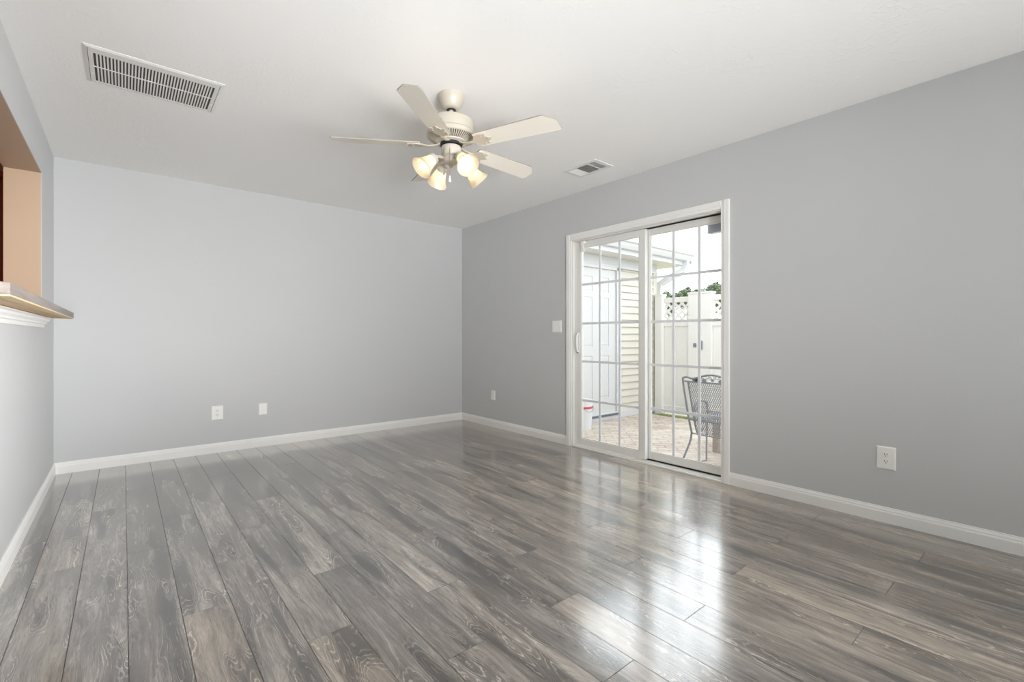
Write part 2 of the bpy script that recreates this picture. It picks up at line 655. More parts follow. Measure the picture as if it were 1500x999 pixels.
struct(w.build('wall_left', M['wall']), 'grey wall at the far left with the kitchen pass-through', 'wall')
w = MB()
w.box((XL - LT, YR, -0.12), (XL - 0.004, OY0, H)).box((XL - LT, OY1, -0.12), (XL - 0.004, YB, H))
w.box((XL - LT, OY0, -0.12), (XL - 0.004, OY1, OZ0)).box((XL - LT, OY0, OZ1), (XL - 0.004, OY1, H))
struct(w.build('wall_pass_through', M['tan']), 'reveal tinted tan with lamp warmth, and kitchen side of the pass-through opening', 'wall')
# unseen wall behind the camera; its window is added to let sky light in
WX0, WX1, WZ0, WZ1 = 0.3, 2.6, 0.6, 2.1
w = MB()
w.box((XL, YR - 0.12, -0.12), (WX0, YR, H)).box((WX1, YR - 0.12, -0.12), (XR + WT, YR, H))
w.box((WX0, YR - 0.12, -0.12), (WX1, YR, WZ0)).box((WX0, YR - 0.12, WZ1), (WX1, YR, H))
struct(w.build('wall_rear', M['wall']), 'grey wall behind the camera with an added wide window', 'wall')
win = struct(empty('window_1', ((WX0 + WX1) / 2, YR, WZ0)), 'added wide white framed window behind the camera, admitting sky light', 'window')
cx = (WX0 + WX1) / 2
f = MB()
for a, b in [((WX0 - cx, -0.08, 0), (WX0 - cx + 0.05, 0.015, WZ1 - WZ0)), ((WX1 - cx - 0.05, -0.08, 0), (WX1 - cx, 0.015, WZ1 - WZ0)),
             ((WX0 - cx + 0.05, -0.08, 0), (WX1 - cx - 0.05, 0.015, 0.05)), ((WX0 - cx + 0.05, -0.08, WZ1 - WZ0 - 0.05), (WX1 - cx - 0.05, 0.015, WZ1 - WZ0)),
             ((-0.03, -0.07, 0.05), (0.03, 0.0, WZ1 - WZ0 - 0.05))]:
    f.box(a, b)
f.build('window_frame', M['trim'], win)
MB().box((WX0 - cx + 0.05, -0.045, 0.05), (WX1 - cx - 0.05, -0.04, WZ1 - WZ0 - 0.05)).build('window_pane', M['glass'], win)


# baseboards: stepped profile, (distance from wall, height)
BP = [(0, 0), (0.013, 0), (0.013, 0.058), (0.010, 0.066), (0.010, 0.072), (0.0055, 0.082), (0.0045, 0.088), (0, 0.088)]
QR = [(0, 0), (0.020, 0), (0.019, 0.008), (0.013, 0.016), (0, 0.018)]


def base_run(name, axis, at, s, a, b, label):
    m = MB()
    poly = [(at + s * d, h) for d, h in BP]
    if axis == 'y':      # runs along y, profile in x-z
        vs = [(p[0], a, p[1]) for p in poly] + [(p[0], b, p[1]) for p in poly]
    else:
        vs = [(a, p[0], p[1]) for p in poly] + [(b, p[0], p[1]) for p in poly]
    n = len(poly)
    fs = [tuple(range(n)), tuple(range(n, 2 * n))] + [(i, (i + 1) % n, n + (i + 1) % n, n + i) for i in range(n)]
    m.add(vs, fs)
    return struct(m.build(name, M['trim']), label, 'baseboard')


base_run('baseboard_back', 'x', YB, -1, XL, XR, 'white baseboard along the long back wall')
base_run('baseboard_left', 'y', XL, 1, YR, YB - 0.013, 'white baseboard under the kitchen pass-through')
base_run('baseboard_right', 'y', XR, -1, DY1 + 0.061, YB - 0.013, 'white baseboard between the patio door and the room corner')
base_run('baseboard_right.001', 'y', XR, -1, YR, DY0 - 0.047, 'white baseboard right of the patio door')
base_run('baseboard_rear', 'x', YR, 1, XL + 0.013, XR - 0.013, 'white baseboard behind the camera')

# ------------------------------------------------------------------ sliding patio door
door = struct(empty('door_1', (XR, 2.34, 0)), 'white sliding patio door with gridded glass in the right wall', 'door')
def D(p): return (p[0] - XR, p[1] - 2.34, p[2])
def dbox(m, a, b): m.box(D(a), D(b)); return m
# casing
c = MB()
cy0, cy1, cz = 1.553, 3.144, 2.047
iy0, iy1, iz = 1.614, 3.083, 1.986
for (d0, inn, out) in [(0.012, 0.0, 0.0), (0.017, 0.006, 0.022)]:
    dbox(c, (XR - d0, cy0 + out * 0, 0), (XR + (0 if d0 < 0.015 else -0.011), cy0 + 0.061 - (0 if d0 < 0.015 else 0.02), cz))
    dbox(c, (XR - d0, iy1 + (0 if d0 < 0.015 else 0.02), 0), (XR + (0 if d0 < 0.015 else -0.011), cy1, cz))
    dbox(c, (XR - d0, iy0, iz + (0 if d0 < 0.015 else 0.02)), (XR + (0 if d0 < 0.015 else -0.011), iy1, cz))
c.build('casing', M['trim'], door, bevel=0.002)
# jambs, head and sill lining the opening
j = MB()
dbox(j, (XR - 0.001, DY0, 0.0), (XR + 0.145, DY0 + 0.014, DZ))
dbox(j, (XR - 0.001, DY1 - 0.010, 0.0), (XR + 0.145, DY1, DZ))
dbox(j, (XR + 0.030, DY1 - 0.024, 0.0), (XR + 0.034, DY1 - 0.010, DZ))
dbox(j, (XR - 0.001, DY0 + 0.014, DZ - 0.010), (XR + 0.145, DY1 - 0.010, DZ + 0.0))
dbox(j, (XR + 0.018, DY0 + 0.014, DZ - 0.018), (XR + 0.030, DY1 - 0.010, DZ - 0.010))
j.build('jamb', M['vinyl'], door, bevel=0.001, segs=1)
s = MB()
dbox(s, (XR - 0.014, DY0 + 0.014, 0.0), (XR + 0.145, DY1 - 0.010, 0.012))
dbox(s, (XR + 0.012, DY0 + 0.014, 0.012), (XR + 0.022, DY1 - 0.010, 0.021))
dbox(s, (XR + 0.128, DY0 + 0.014, 0.012), (XR + 0.140, DY1 - 0.010, 0.026))
s.build('sill', M['vinyl'], door, bevel=0.001, segs=1)
g = MB()
dbox(g, (XR + 0.0805, DY0 + 0.0145, 0.0125), (XR + 0.1275, DY1 - 0.0105, 0.0135))
dbox(g, (XR + 0.0785, DY0 + 0.0145, DZ - 0.0115), (XR + 0.1275, DY1 - 0.0105, DZ - 0.0105))
g.build('track_groove_shade', M['black'], door)  # thin black sheets stand in for the shade inside the track grooves
for za_, zb_ in ((0.0125, 0.0225), (1.9705, 1.9755)):  # black bars painted as the shaded gaps above and below the fixed panel
    ws = MB()
    dbox(ws, (XR + 0.083, 1.6145, za_), (XR + 0.12, 2.345, zb_))
    ws.build('gap_shade', M['black'], door)
mz = (0.45, 0.822, 1.185, 1.558)


def slider(name, x, y0, y1, z0, z1, gl_y0, gl_y1, gl_z0, gl_z1, my, label):
    th = 0.038
    p = MB()
    dbox(p, (x, y0, z0), (x + th, gl_y0, z1))
    dbox(p, (x, gl_y1, z0), (x + th, y1, z1))
    dbox(p, (x, gl_y0, z0), (x + th, gl_y1, gl_z0))
    dbox(p, (x, gl_y0, gl_z1), (x + th, gl_y1, z1))
    # glazing bead
    b = 0.007
    o = p.build(name, M['vinyl'], door, bevel=0.003)
    o['label'] = label
    q = MB()
    xa, xb = x + 0.006, x + 0.012
    dbox(q, (xa, gl_y0, gl_z0), (xb, gl_y0 + b, gl_z1))
    dbox(q, (xa, gl_y1 - b, gl_z0), (xb, gl_y1, gl_z1))
    dbox(q, (xa, gl_y0 + b, gl_z0), (xb, gl_y1 - b, gl_z0 + b))
    dbox(q, (xa, gl_y0 + b, gl_z1 - b), (xb, gl_y1 - b, gl_z1))
    q.build('glazing_bead', M['vinyl'], o)
    k = MB()
    w = 0.0105
    kx0, kx1 = x + 0.014, x + 0.022
    for y in my: dbox(k, (kx0, y - w, gl_z0), (kx1, y + w, gl_z1))
    ys = [gl_y0] + sorted(my) + [gl_y1]
    for z in mz:
        for a, bb in zip(ys[:-1], ys[1:]):
            dbox(k, (kx0, a + (w if a != gl_y0 else 0), z - w), (kx1, bb - (w if bb != gl_y1 else 0), z + w))
    k.build('grille', M['muntin'], o)
    dbox(MB(), (0, 0, 0), (0, 0, 0))
    gm = MB()
    dbox(gm, (x + 0.024, gl_y0, gl_z0), (x + 0.027, gl_y1, gl_z1))
    gm.build('glass_pane', M['glass'], o)
    return o


sp = slider('sliding_panel', XR + 0.035, 2.283, 3.062, 0.022, 1.968, 2.344, 2.998, 0.082, 1.910, (2.557, 2.781), 'sliding door panel nearer the room with curved white pull')
fp = slider('fixed_panel', XR + 0.085, 1.615, 2.345, 0.023, 1.970, 1.652, 2.272, 0.082, 1.918, (1.838, 2.059), 'fixed door panel behind the sliding one')
# pull handle
hx, hy = XR + 0.035, 3.030
pts = smoothpath([D((hx, hy, 1.085)), D((hx - 0.022, hy - 0.006, 1.080)), D((hx - 0.045, hy - 0.018, 1.045)), D((hx - 0.05, hy - 0.022, 1.00)), D((hx - 0.045, hy - 0.018, 0.955)), D((hx - 0.022, hy - 0.006, 0.920)), D((hx, hy, 0.915))], 6)
hb = MB().tube(pts, 0.008, 10)
hb.box(D((hx - 0.006, hy - 0.014, 0.895)), D((hx, hy + 0.014, 1.10)))
ho = hb.build('pull_handle', M['trim'], sp, smooth=True)
MB().lathe([(0.006, 0), (0.006, 0.012), (0.003, 0.014)], 12, Matrix.Translation(D((hx - 0.006, hy, 0.905))) @ Matrix.Rotation(R(-90), 4, 'Y'), cap1=True, cap0=True).build('lock_lever', M['gatem'], ho)
# small catch hanging from the head
cm = MB()
cm.box(D((XR - 0.002, 2.93, 1.945)), D((XR + 0.034, 2.972, 1.962)))
cm.prism([(0.588 + 0.0, 1.862), (0.616, 1.862), (0.63, 1.948), (0.602, 1.948)], 0, XR - 0.002 - XR, XR + 0.006 - XR, Matrix.Translation((0, 0, 0)))
cm.build('safety_catch', M['plate'], door, bevel=0.002)

# ------------------------------------------------------------------ pass-through shelf and moulding
SX, SY0, SY1, SZ0, SZ1 = -0.2645, 2.035, 4.435, 1.182, 1.224
shelf = tag(empty('pass_through_shelf', (XL, 3.235, SZ0)), 'grey edged wooden bar shelf under the kitchen pass-through', 'shelf')
def S_(p): return (p[0] - XL, p[1] - 3.235, p[2] - SZ0)
m = MB()
poly = [(SX, SY0 + 0.03), (SX, SY1 - 0.0), (XL, SY1), (XL, OY1 - 0.002), (XL - LT - 0.06, OY1 - 0.002), (XL - LT - 0.06, OY0 + 0.002), (XL, OY0 + 0.002), (XL, SY0), (SX - 0.03, SY0)]
m.prism([(p[0] - XL, p[1] - 3.235) for p in poly], 2, 0.006, SZ1 - SZ0)
m.build('shelf_top', M['shelf_edge'], shelf, bevel=0.002)
m = MB().box(S_((XL + 0.002, SY0 + 0.045, SZ0 + 0.0015)), S_((SX - 0.036, SY1 - 0.03, SZ0 + 0.006)))
m.build('underside_panel', M['shelf_under'], shelf)
m = MB()
m.box(S_((SX - 0.034, SY0 + 0.035, SZ0)), S_((SX - 0.001, SY1 - 0.001, SZ0 + 0.006)))
m.box(S_((XL + 0.002, SY1 - 0.028, SZ0)), S_((SX - 0.036, SY1 - 0.001, SZ0 + 0.006)))
m.build('edge_strip', M['shelf_strip'], shelf)
# moulding below
m = MB()
prof = [(0.0, 1.118), (0.010, 1.118), (0.012, 1.128), (0.012, 1.136), (0.020, 1.140), (0.022, 1.150), (0.034, 1.160), (0.036, 1.170), (0.044, 1.174), (0.044, 1.1815), (0.0, 1.1815)]
n = len(prof)
vs = [(XL + p[0], OY0, p[1]) for p in prof] + [(XL + p[0], OY1 + 0.02, p[1]) for p in prof]
m.add(vs, [tuple(range(n)), tuple(range(n, 2 * n))] + [(i, (i + 1) % n, n + (i + 1) % n, n + i) for i in range(n)])
struct(m.build('trim_1', M['trim']), 'white stepped moulding beneath the bar shelf', 'trim')

# kitchen beyond the pass-through
KX0, KY0 = -3.0, 1.4
struct(MB().box((KX0, KY0, -0.12), (XL - LT, YB, 0)).build('floor_kitchen', M['tan']), 'kitchen floor', 'floor')
struct(MB().box((KX0, KY0, H), (XL - 0.2, YB + 0.15, H + 0.1)).build('ceiling_kitchen', M['ceil']), 'kitchen ceiling', 'ceiling')
for nm, a, b in (('wall_kitchen_left', (KX0 - 0.1, KY0 - 0.1, -0.12), (KX0, YB + 0.1, H)), ('wall_kitchen_front', (KX0, KY0 - 0.1, -0.12), (XL - LT, KY0, H)), ('wall_kitchen_back', (KX0, YB, -0.12), (XL, YB + 0.1, H))):
    struct(MB().box(a, b).build(nm, M['tan']), 'tan wall inside the kitchen', 'wall')
cab = tag(empty('pantry_cabinet', (-1.006, YB - 0.002, 0)), 'reddish cherry wood cabinet seen at the left edge inside the kitchen', 'cabinet')
MB().box((-0.45, -0.32, 0.0), (0.415, 0, 2.14)).build('body', M['cherry'], cab, bevel=0.003)
MB().box((-0.47, -0.36, 2.14), (0.417, 0, 2.18)).build('crown', M['cherry'], cab, bevel=0.008)
for sx in (0, 1):
    x0_, x1_ = (-0.44, -0.015) if sx == 0 else (-0.005, 0.41)
    dmb = MB().box((x0_, -0.34, 0.12), (x0_ + 0.06, -0.321, 2.12)).box((x1_ - 0.06, -0.34, 0.12), (x1_, -0.321, 2.12))
    dmb.box((x0_ + 0.06, -0.34, 0.12), (x1_ - 0.06, -0.321, 0.18)).box((x0_ + 0.06, -0.34, 2.06), (x1_ - 0.06, -0.321, 2.12)).box((x0_ + 0.06, -0.330, 0.18), (x1_ - 0.06, -0.321, 2.06))
    dd = dmb.build('door', M['cherry'], cab, bevel=0.002)
    kx = x1_ - 0.03 if sx == 0 else x0_ + 0.03
    MB().lathe([(0.006, 0), (0.006, 0.012), (0.014, 0.018), (0.012, 0.026)], 14, Matrix.Translation((kx, -0.34, 1.1)) @ Matrix.Rotation(R(90), 4, 'X'), cap0=True, cap1=True).build('knob', M['brass'], dd, smooth=True)

# ------------------------------------------------------------------ ceiling vents
def return_vent():
    x0, x1, y0, y1 = -0.152, 0.428, 2.963, 3.386
    cx, cy = (x0 + x1) / 2, (y0 + y1) / 2
    t = tag(empty('return_air_vent', (cx, cy, H)), 'large white slotted air return grille on the ceiling near the left wall', 'vent')
    hx, hy = (x1 - x0) / 2, (y1 - y0) / 2
    sx0, sx1, sy0, sy1 = -0.114 - cx, 0.389 - cx, 3.028 - cy, 3.356 - cy
    f = MB()
    zt, zb = 0.0, -0.0065
    # sloped outer flange
    o = [(-hx, -hy), (hx, -hy), (hx, hy), (-hx, hy)]
    i1 = [(-hx + 0.016, -hy + 0.016), (hx - 0.016, -hy + 0.016), (hx - 0.016, hy - 0.016), (-hx + 0.016, hy - 0.016)]
    i2 = [(sx0, sy0), (sx1, sy0), (sx1, sy1), (sx0, sy1)]
    vs = [(p[0], p[1], zt) for p in o] + [(p[0], p[1], zt - 0.0015) for p in o] + [(p[0], p[1], zb) for p in i1] + [(p[0], p[1], zb) for p in i2] + [(p[0], p[1], zt) for p in i2]
    fs = []
    for L in range(4):
        for k in range(4):
            k2 = (k + 1) % 4
            fs.append((L * 4 + k, L * 4 + k2, (L + 1) * 4 + k2, (L + 1) * 4 + k))
    f.add(vs, fs)
    f.build('frame', M['ventw'], t)
    for sx in (-1, 1):
        ln = MB().box((sx * (hx - 0.019) - 0.0009, -hy + 0.02, zb - 0.0006), (sx * (hx - 0.019) + 0.0009, hy - 0.02, zb + 0.001))
        ln.build('door_gap', M['slot'], t)
    MB().box((sx0 + 0.0005, sy0 + 0.0005, -0.002), (sx1 - 0.0005, sy1 - 0.0005, -0.0005)).build('filter', M['filter'], t)
    N = 37
    pitch = (sx1 - sx0) / N
    s = MB()
    for k in range(1, N):
        x = sx0 + k * pitch
        s.box((x - pitch * 0.25, sy0, zb), (x + pitch * 0.25, sy1, zb + 0.005))
    s.build('louver', M['ventw'], t)
    MB().box((sx0, -0.007, zb - 0.0015), (sx1, 0.003, zb + 0.0)).build('cross_bar', M['ventw'], t)
    for sx in (-1, 1):
        MB().lathe([(0.0001, -0.0025), (0.005, -0.0015), (0.005, 0.0)], 12, Matrix.Translation((sx * (hx - 0.030), 0.09, zb))).build('screw', M['plate'], t)
return_vent()


def supply_vent():
    x0, x1, y0, y1 = 2.810, 3.038, 2.354, 2.706
    cx, cy = (x0 + x1) / 2, (y0 + y1) / 2
    t = tag(empty('supply_vent', (cx, cy, H)), 'small white three-section register on the ceiling above the patio door', 'vent')
    hx, hy = (x1 - x0) / 2, (y1 - y0) / 2
    o = [(-hx, -hy), (hx, -hy), (hx, hy), (-hx, hy)]
    secs = [(-0.140, -0.078), (-0.064, 0.052), (0.066, 0.140)]
    iw = 0.080
    f = MB()
    zb = -0.006
    f.box((-hx, -hy, zb), (-iw, hy, 0)).box((iw, -hy, zb), (hx, hy, 0))
    ys = [-hy, secs[0][0], secs[0][1], secs[1][0], secs[1][1], secs[2][0], secs[2][1], hy]
    for a, b in zip(ys[0::2], ys[1::2]): f.box((-iw, a, zb), (iw, b, 0))
    f.build('frame', M['ventw'], t, bevel=0.0015)
    MB().box((-iw, secs[0][0], -0.0015), (iw, secs[2][1], -0.0005)).build('duct_damper', M['filter'], t)
    for si, (a, b) in enumerate(secs):
        l = MB()
        if si == 1:
            n = 14
            for k in range(n):
                x = -iw + (k + 0.5) * 2 * iw / n
                Mx = Matrix.Translation((x, 0, -0.0045)) @ Matrix.Rotation(R(-36), 4, 'Y')
                l.box((-0.0035, a, -0.0005), (0.0035, b, 0.0005), Mx)
        else:
            n = 6
            for k in range(n):
                y = a + (k + 0.5) * (b - a) / n
                Mx = Matrix.Translation((0, y, -0.0045)) @ Matrix.Rotation(R(48 if si == 0 else -35), 4, 'X')
                l.box((-iw, -0.0045, -0.0005), (iw, 0.0045, 0.0005), Mx)
        l.build('louver_section', M['ventw'], t)
supply_vent()

# ------------------------------------------------------------------ outlets, plates, switch
def plate_root(name, wall, p, z, label, cat, group=None):
    # local frame: x across the plate, y out of the wall (towards the room), z up
    if wall == 'back':
        t = empty(name, (p, YB, z), PI)
    else:
        t = empty(name, (XR, p, z), PI / 2)
    return tag(t, label, cat, group)


def cover(t, w, h, mat='plate'):
    m = MB()
    a, b = w / 2, h / 2
    e = 0.006
    vs = [(-a, 0, -b), (a, 0, -b), (a, 0, b), (-a, 0, b), (-a, 0.003, -b), (a, 0.003, -b), (a, 0.003, b), (-a, 0.003, b), (-a + e, 0.0065, -b + e), (a - e, 0.0065, -b + e), (a - e, 0.0065, b - e), (-a + e, 0.0065, b - e)]
    fs = [(0, 1, 2, 3), (8, 9, 10, 11)]
    for L in (0, 4):
        for k in range(4):
            fs.append((L + k, L + (k + 1) % 4, L + 4 + (k + 1) % 4, L + 4 + k))
    m.add(vs, fs)
    return m.build('cover_plate', M[mat], t, bevel=0.0008, segs=1)


def receptacle(t, z, s=1.0):
    m = MB()
    pr = []
    for k in range(24):
        a = 2 * PI * k / 24
        x, zz = 0.0172 * s * math.cos(a), 0.0172 * s * math.sin(a)
        zz = max(-0.0135 * s, min(0.0135 * s, zz))
        pr.append((x, zz))
    vs = [(p[0], 0.0066, z + p[1]) for p in pr] + [(p[0], 0.0085, z + p[1]) for p in pr]
    n = 24
    m.add(vs, [tuple(range(n)), tuple(range(n, 2 * n))] + [(i, (i + 1) % n, n + (i + 1) % n, n + i) for i in range(n)])
    o = m.build('receptacle', M['plate'], t)
    sl = MB()
    for sx in (-1, 1):
        sl.box((sx * 0.0062 * s - 0.0014, 0.0086, z - 0.001 * s), (sx * 0.0062 * s + 0.0014, 0.0089, z + 0.0075 * s))
    sl.lathe([(0.0026 * s, 0.0), (0.0026 * s, 0.0003)], 12, Matrix.Translation((0, 0.0089, z - 0.0072 * s)) @ Matrix.Rotation(R(90), 4, 'X'), cap0=True, cap1=True)
    sl.build('socket_hole', M['slot'], o)


def screw(t, x, z):
    MB().lathe([(0.0028, 0), (0.0028, 0.0008), (0.0015, 0.0014)], 10, Matrix.Translation((x, 0.0065, z)) @ Matrix.Rotation(R(-90), 4, 'X'), cap1=True, cap0=True).build('screw', M['plate'], t)


t = plate_root('wall_outlet', 'back', 0.657, 0.3635, 'white double socket outlet low on the long back wall', 'outlet')
cover(t, 0.094, 0.128); receptacle(t, 0.0195); receptacle(t, -0.0195); screw(t, 0, 0)
t = plate_root('wall_outlet', 'right', 0.664, 0.3675, 'white double socket outlet on the grey wall right of the patio door', 'outlet')
cover(t, 0.089, 0.130); receptacle(t, 0.0195); receptacle(t, -0.0195); screw(t, 0, 0)
t = plate_root('blank_wall_plate', 'back', 1.033, 0.3605, 'blank white plate on the back wall right of the double socket', 'wall plate')
cover(t, 0.076, 0.112); screw(t, 0, 0.042); screw(t, 0, -0.042)
t = plate_root('blank_wall_plate', 'right', 4.332, 0.3705, 'blank white plate low on the wall between room corner and patio door', 'wall plate')
cover(t, 0.074, 0.108); screw(t, 0, 0.041); screw(t, 0, -0.041)
t = plate_root('light_switch', 'right', 3.285, 1.1595, 'white two-toggle light switch left of the patio door', 'light switch')
cover(t, 0.130, 0.120)
for sx in (-0.023, 0.023):
    g_ = MB().box((sx - 0.0055, 0.0064, -0.0125), (sx + 0.0055, 0.0072, 0.0125)).build('toggle_slot', M['ventw'], t)
    MB().prism([(0.0068, -0.004), (0.0068, 0.005), (0.0185, 0.0125), (0.0185, 0.0065)], 0, sx - 0.0035, sx + 0.0035).build('toggle', M['plate'], t)
    screw(t, sx, 0.030); screw(t, sx, -0.030)

# ------------------------------------------------------------------ ceiling fan
def ceiling_fan():
    FX, FY = 1.441, 2.266
    t = tag(empty('ceiling_fan', (FX, FY, H)), 'cream five-blade ceiling fan with four lit bell glass shades', 'ceiling fan')
    MB().lathe([(0.0, 0), (0.073, 0), (0.073, -0.012), (0.070, -0.026), (0.060, -0.055), (0.048, -0.075), (0.036, -0.082), (0.018, -0.082)], 40).build('canopy', M['fan'], t, smooth=True)
    MB().lathe([(0.0, -0.078), (0.026, -0.078), (0.026, -0.086), (0.0, -0.088)], 24).build('hanger_ball', M['slot'], t, smooth=True)
    MB().lathe([(0.0125, -0.084), (0.0125, -0.130)], 16).build('downrod', M['fan'], t, smooth=True)
    MB().lathe([(0.0125, -0.112), (0.024, -0.116), (0.026, -0.124), (0.03, -0.134), (0.07, -0.138), (0.112, -0.144), (0.126, -0.152), (0.131, -0.166), (0.131, -0.212), (0.139, -0.222), (0.139, -0.238), (0.134, -0.242)], 48).build('motor_housing', M['fan'], t, smooth=True)
    # lower slotted bowl: dark core with a ring of ribs
    MB().lathe([(0.130, -0.240), (0.085, -0.268), (0.0, -0.268)], 48).build('motor_core', M['slot'], t, smooth=True)
    rb = MB()
    N = 60
    for k in range(N):
        a = 2 * PI * k / N
        Mx = Matrix.Rotation(a, 4, 'Z')
        rb.add([(0.134, -0.0035, -0.241), (0.134, 0.0035, -0.241), (0.086, 0.0022, -0.272), (0.086, -0.0022, -0.272), (0.134, -0.0035, -0.236), (0.134, 0.0035, -0.236), (0.086, 0.0022, -0.266), (0.086, -0.0022, -0.266)],
               [(0, 1, 2, 3), (4, 7, 6, 5), (0, 4, 5, 1), (1, 5, 6, 2), (2, 6, 7, 3), (3, 7, 4, 0)], Mx)
    rb.lathe([(0.139, -0.238), (0.140, -0.243), (0.133, -0.247), (0.130, -0.243)], 48)
    rb.lathe([(0.090, -0.268), (0.088, -0.275), (0.066, -0.279), (0.062, -0.272)], 48)
    rb.build('slotted_ring', M['fan'], t, smooth=False)
    MB().lathe([(0.062, -0.266), (0.062, -0.290), (0.0, -0.290)], 40).build('flywheel', M['black'], t, smooth=True)
    MB().lathe([(0.0, -0.290), (0.045, -0.290), (0.055, -0.296), (0.057, -0.305), (0.057, -0.343), (0.050, -0.352), (0.043, -0.356), (0.043, -0.378), (0.036, -0.390), (0.016, -0.400), (0.0, -0.402)], 40).build('switch_housing', M['fan'], t, smooth=True)
    MB().lathe([(0.010, -0.400), (0.012, -0.406), (0.006, -0.414), (0.0, -0.416)], 16).build('finial', M['fan'], t, smooth=True)
    zb = -0.288
    for i in range(5):
        ang = R(-140 + 72 * i)
        Mz = Matrix.Rotation(ang, 4, 'Z')
        # blade iron: forked arm
        ir = MB()
        ir.tube(smoothpath([(0.060, 0, -0.279), (0.095, 0, -0.292), (0.135, 0, -0.296), (0.170, 0, zb + 0.0)], 5), [0.010] * 16, 8, Mz, flat=(1.3, 0.45))
        tilt = Matrix.Rotation(R(-12), 4, 'X')
        Mb = Mz @ Matrix.Translation((0, 0, zb)) @ tilt
        fork = [(0.155, -0.012), (0.175, -0.040), (0.205, -0.046), (0.245, -0.040), (0.235, -0.024), (0.255, -0.010), (0.268, 0.0), (0.255, 0.010), (0.235, 0.024), (0.245, 0.040), (0.205, 0.046), (0.175, 0.040), (0.155, 0.012)]
        ir.prism([(p[0], p[1]) for p in fork], 2, -0.0085, -0.0042, Mb)
        for sx, sy in ((0.215, -0.033), (0.215, 0.033), (0.25, 0.0)):
            ir.lathe([(0.006, 0.0), (0.005, -0.003), (0.0, -0.004)], 10, Mb @ Matrix.Translation((sx, sy, -0.0085)))
        ir_o = ir.build('blade_iron', M['fan'], t, smooth=True)
        b = MB()
        Rr = 0.655
        outl = [(0.172, -0.050), (0.182, -0.058), (0.59, -0.068), (0.598, -0.066), (Rr - 0.002, -0.016), (Rr, -0.010), (Rr, 0.060), (Rr - 0.008, 0.068), (0.182, 0.058), (0.172, 0.050)]
        b.prism(outl, 2, -0.0035, 0.0035, Mb)
        bo = b.build('blade', M['blade'], t)
        bo.data.materials.append(M['bladeedge'])
        for p in bo.data.polygons:
            nz = abs((Mb.to_3x3().inverted() @ p.normal).z)
            if nz < 0.5: p.material_index = 1
    # light kit
    for i in range(4):
        ang = R(-94 + 90 * i)
        Mz = Matrix.Rotation(ang, 4, 'Z')
        MB().tube(smoothpath([(0.036, 0, -0.368), (0.065, 0, -0.366), (0.092, 0, -0.372), (0.112, 0, -0.388)], 5), 0.009, 10, Mz).build('lamp_arm', M['fan'], t, smooth=True)
        # fitter and shade share an axis pointing outward and down
        axis = Matrix.Translation((0.108, 0, -0.384)) @ Matrix.Rotation(R(90 + 42), 4, 'Y')
        Ma = Mz @ axis
        MB().lathe([(0.0, -0.012), (0.020, -0.012), (0.030, -0.004), (0.031, 0.016), (0.028, 0.018)], 28, Ma).build('shade_fitter', M['fan'], t, smooth=True)
        sh = MB()
        outer = [(0.026, 0.004), (0.029, 0.014), (0.032, 0.028), (0.036, 0.045), (0.041, 0.062), (0.047, 0.078), (0.054, 0.092), (0.061, 0.102), (0.0635, 0.106)]
        inner = [(r - 0.0025, z) for r, z in reversed(outer)]
        sh.lathe(outer + [(0.0630, 0.1085)] + inner, 40, Ma)
        so = sh.build('glass_shade', M['shade'], t, smooth=True)
        bl = MB()
        prof = [(0.0, 0.012), (0.011, 0.012), (0.011, 0.028)]
        for k in range(0, 13):
            a = -PI / 2 + PI * (k / 12)
            prof.append((max(0.0, 0.0215 * math.cos(a)) if k > 1 else 0.012, 0.055 + 0.0235 * math.sin(a)))
        bl.lathe(prof, 24, Ma)
        bl.build('bulb', M['bulb'], so, smooth=True)
    # pull chains
    for (x, y, L, pend) in ((-0.059, -0.016, 0.13, 0.0), (-0.040, -0.048, 0.15, 1)):
        x, y = (x, y)
        c = MB().tube([(x * 0.95, y * 0.95, -0.325), (x, y, -0.330), (x, y, -0.330 - L)], 0.0011, 6)
        co = c.build('pull_chain', M['brass'], t)
        if pend:
            MB().lathe([(0.0, 0.0), (0.003, -0.002), (0.005, -0.014), (0.0075, -0.028), (0.007, -0.036), (0.0, -0.038)], 16, Matrix.Translation((x, y, -0.330 - L))).build('pull_knob', M['trim'], co, smooth=True)
        else:
            MB().lathe([(0.0, 0.0), (0.003, -0.002), (0.004, -0.010), (0.0, -0.014)], 12, Matrix.Translation((x, y, -0.330 - L))).build('pull_knob', M['brass'], co, smooth=True)
ceiling_fan()

# ------------------------------------------------------------------ outside
GZ = -0.13
struct(MB().box((XR + WT, -3.0, GZ - 0.2), (6.22, 4.24, GZ)).build('patio', M['patio']), 'tan brick patio outside the sliding door', 'patio')
lw = MB()
lw.box((6.22, -30, GZ - 0.3), (60, 4.24, GZ - 0.02)).box((XR + WT, 4.24, GZ - 0.3), (60, 60, GZ - 0.03)).box((XR + WT, -30, GZ - 0.3), (6.22, -3.0, GZ - 0.02))
struct(lw.build('lawn', M['lawn']), 'lawn around the patio', 'lawn')
gr = MB()
rnd = random.Random(3)
for k in range(2600):
    x, y = rnd.uniform(6.23, 6.41), rnd.uniform(1.5, 4.05)
    h = rnd.uniform(0.02, 0.05)
    a = rnd.uniform(0, 2 * PI)
    dx, dy = 0.003 * math.cos(a), 0.003 * math.sin(a)
    lx, ly = rnd.uniform(-0.015, 0.015), rnd.uniform(-0.015, 0.015)
    gr.add([(x - dx, y - dy, GZ - 0.02), (x + dx, y + dy, GZ - 0.02), (x + lx, y + ly, GZ - 0.02 + h)], [(0, 1, 2)])
tag(gr.build('grass_strip', M['grass']), 'yellow green grass strip at the foot of the white fence', 'grass', kind='stuff')


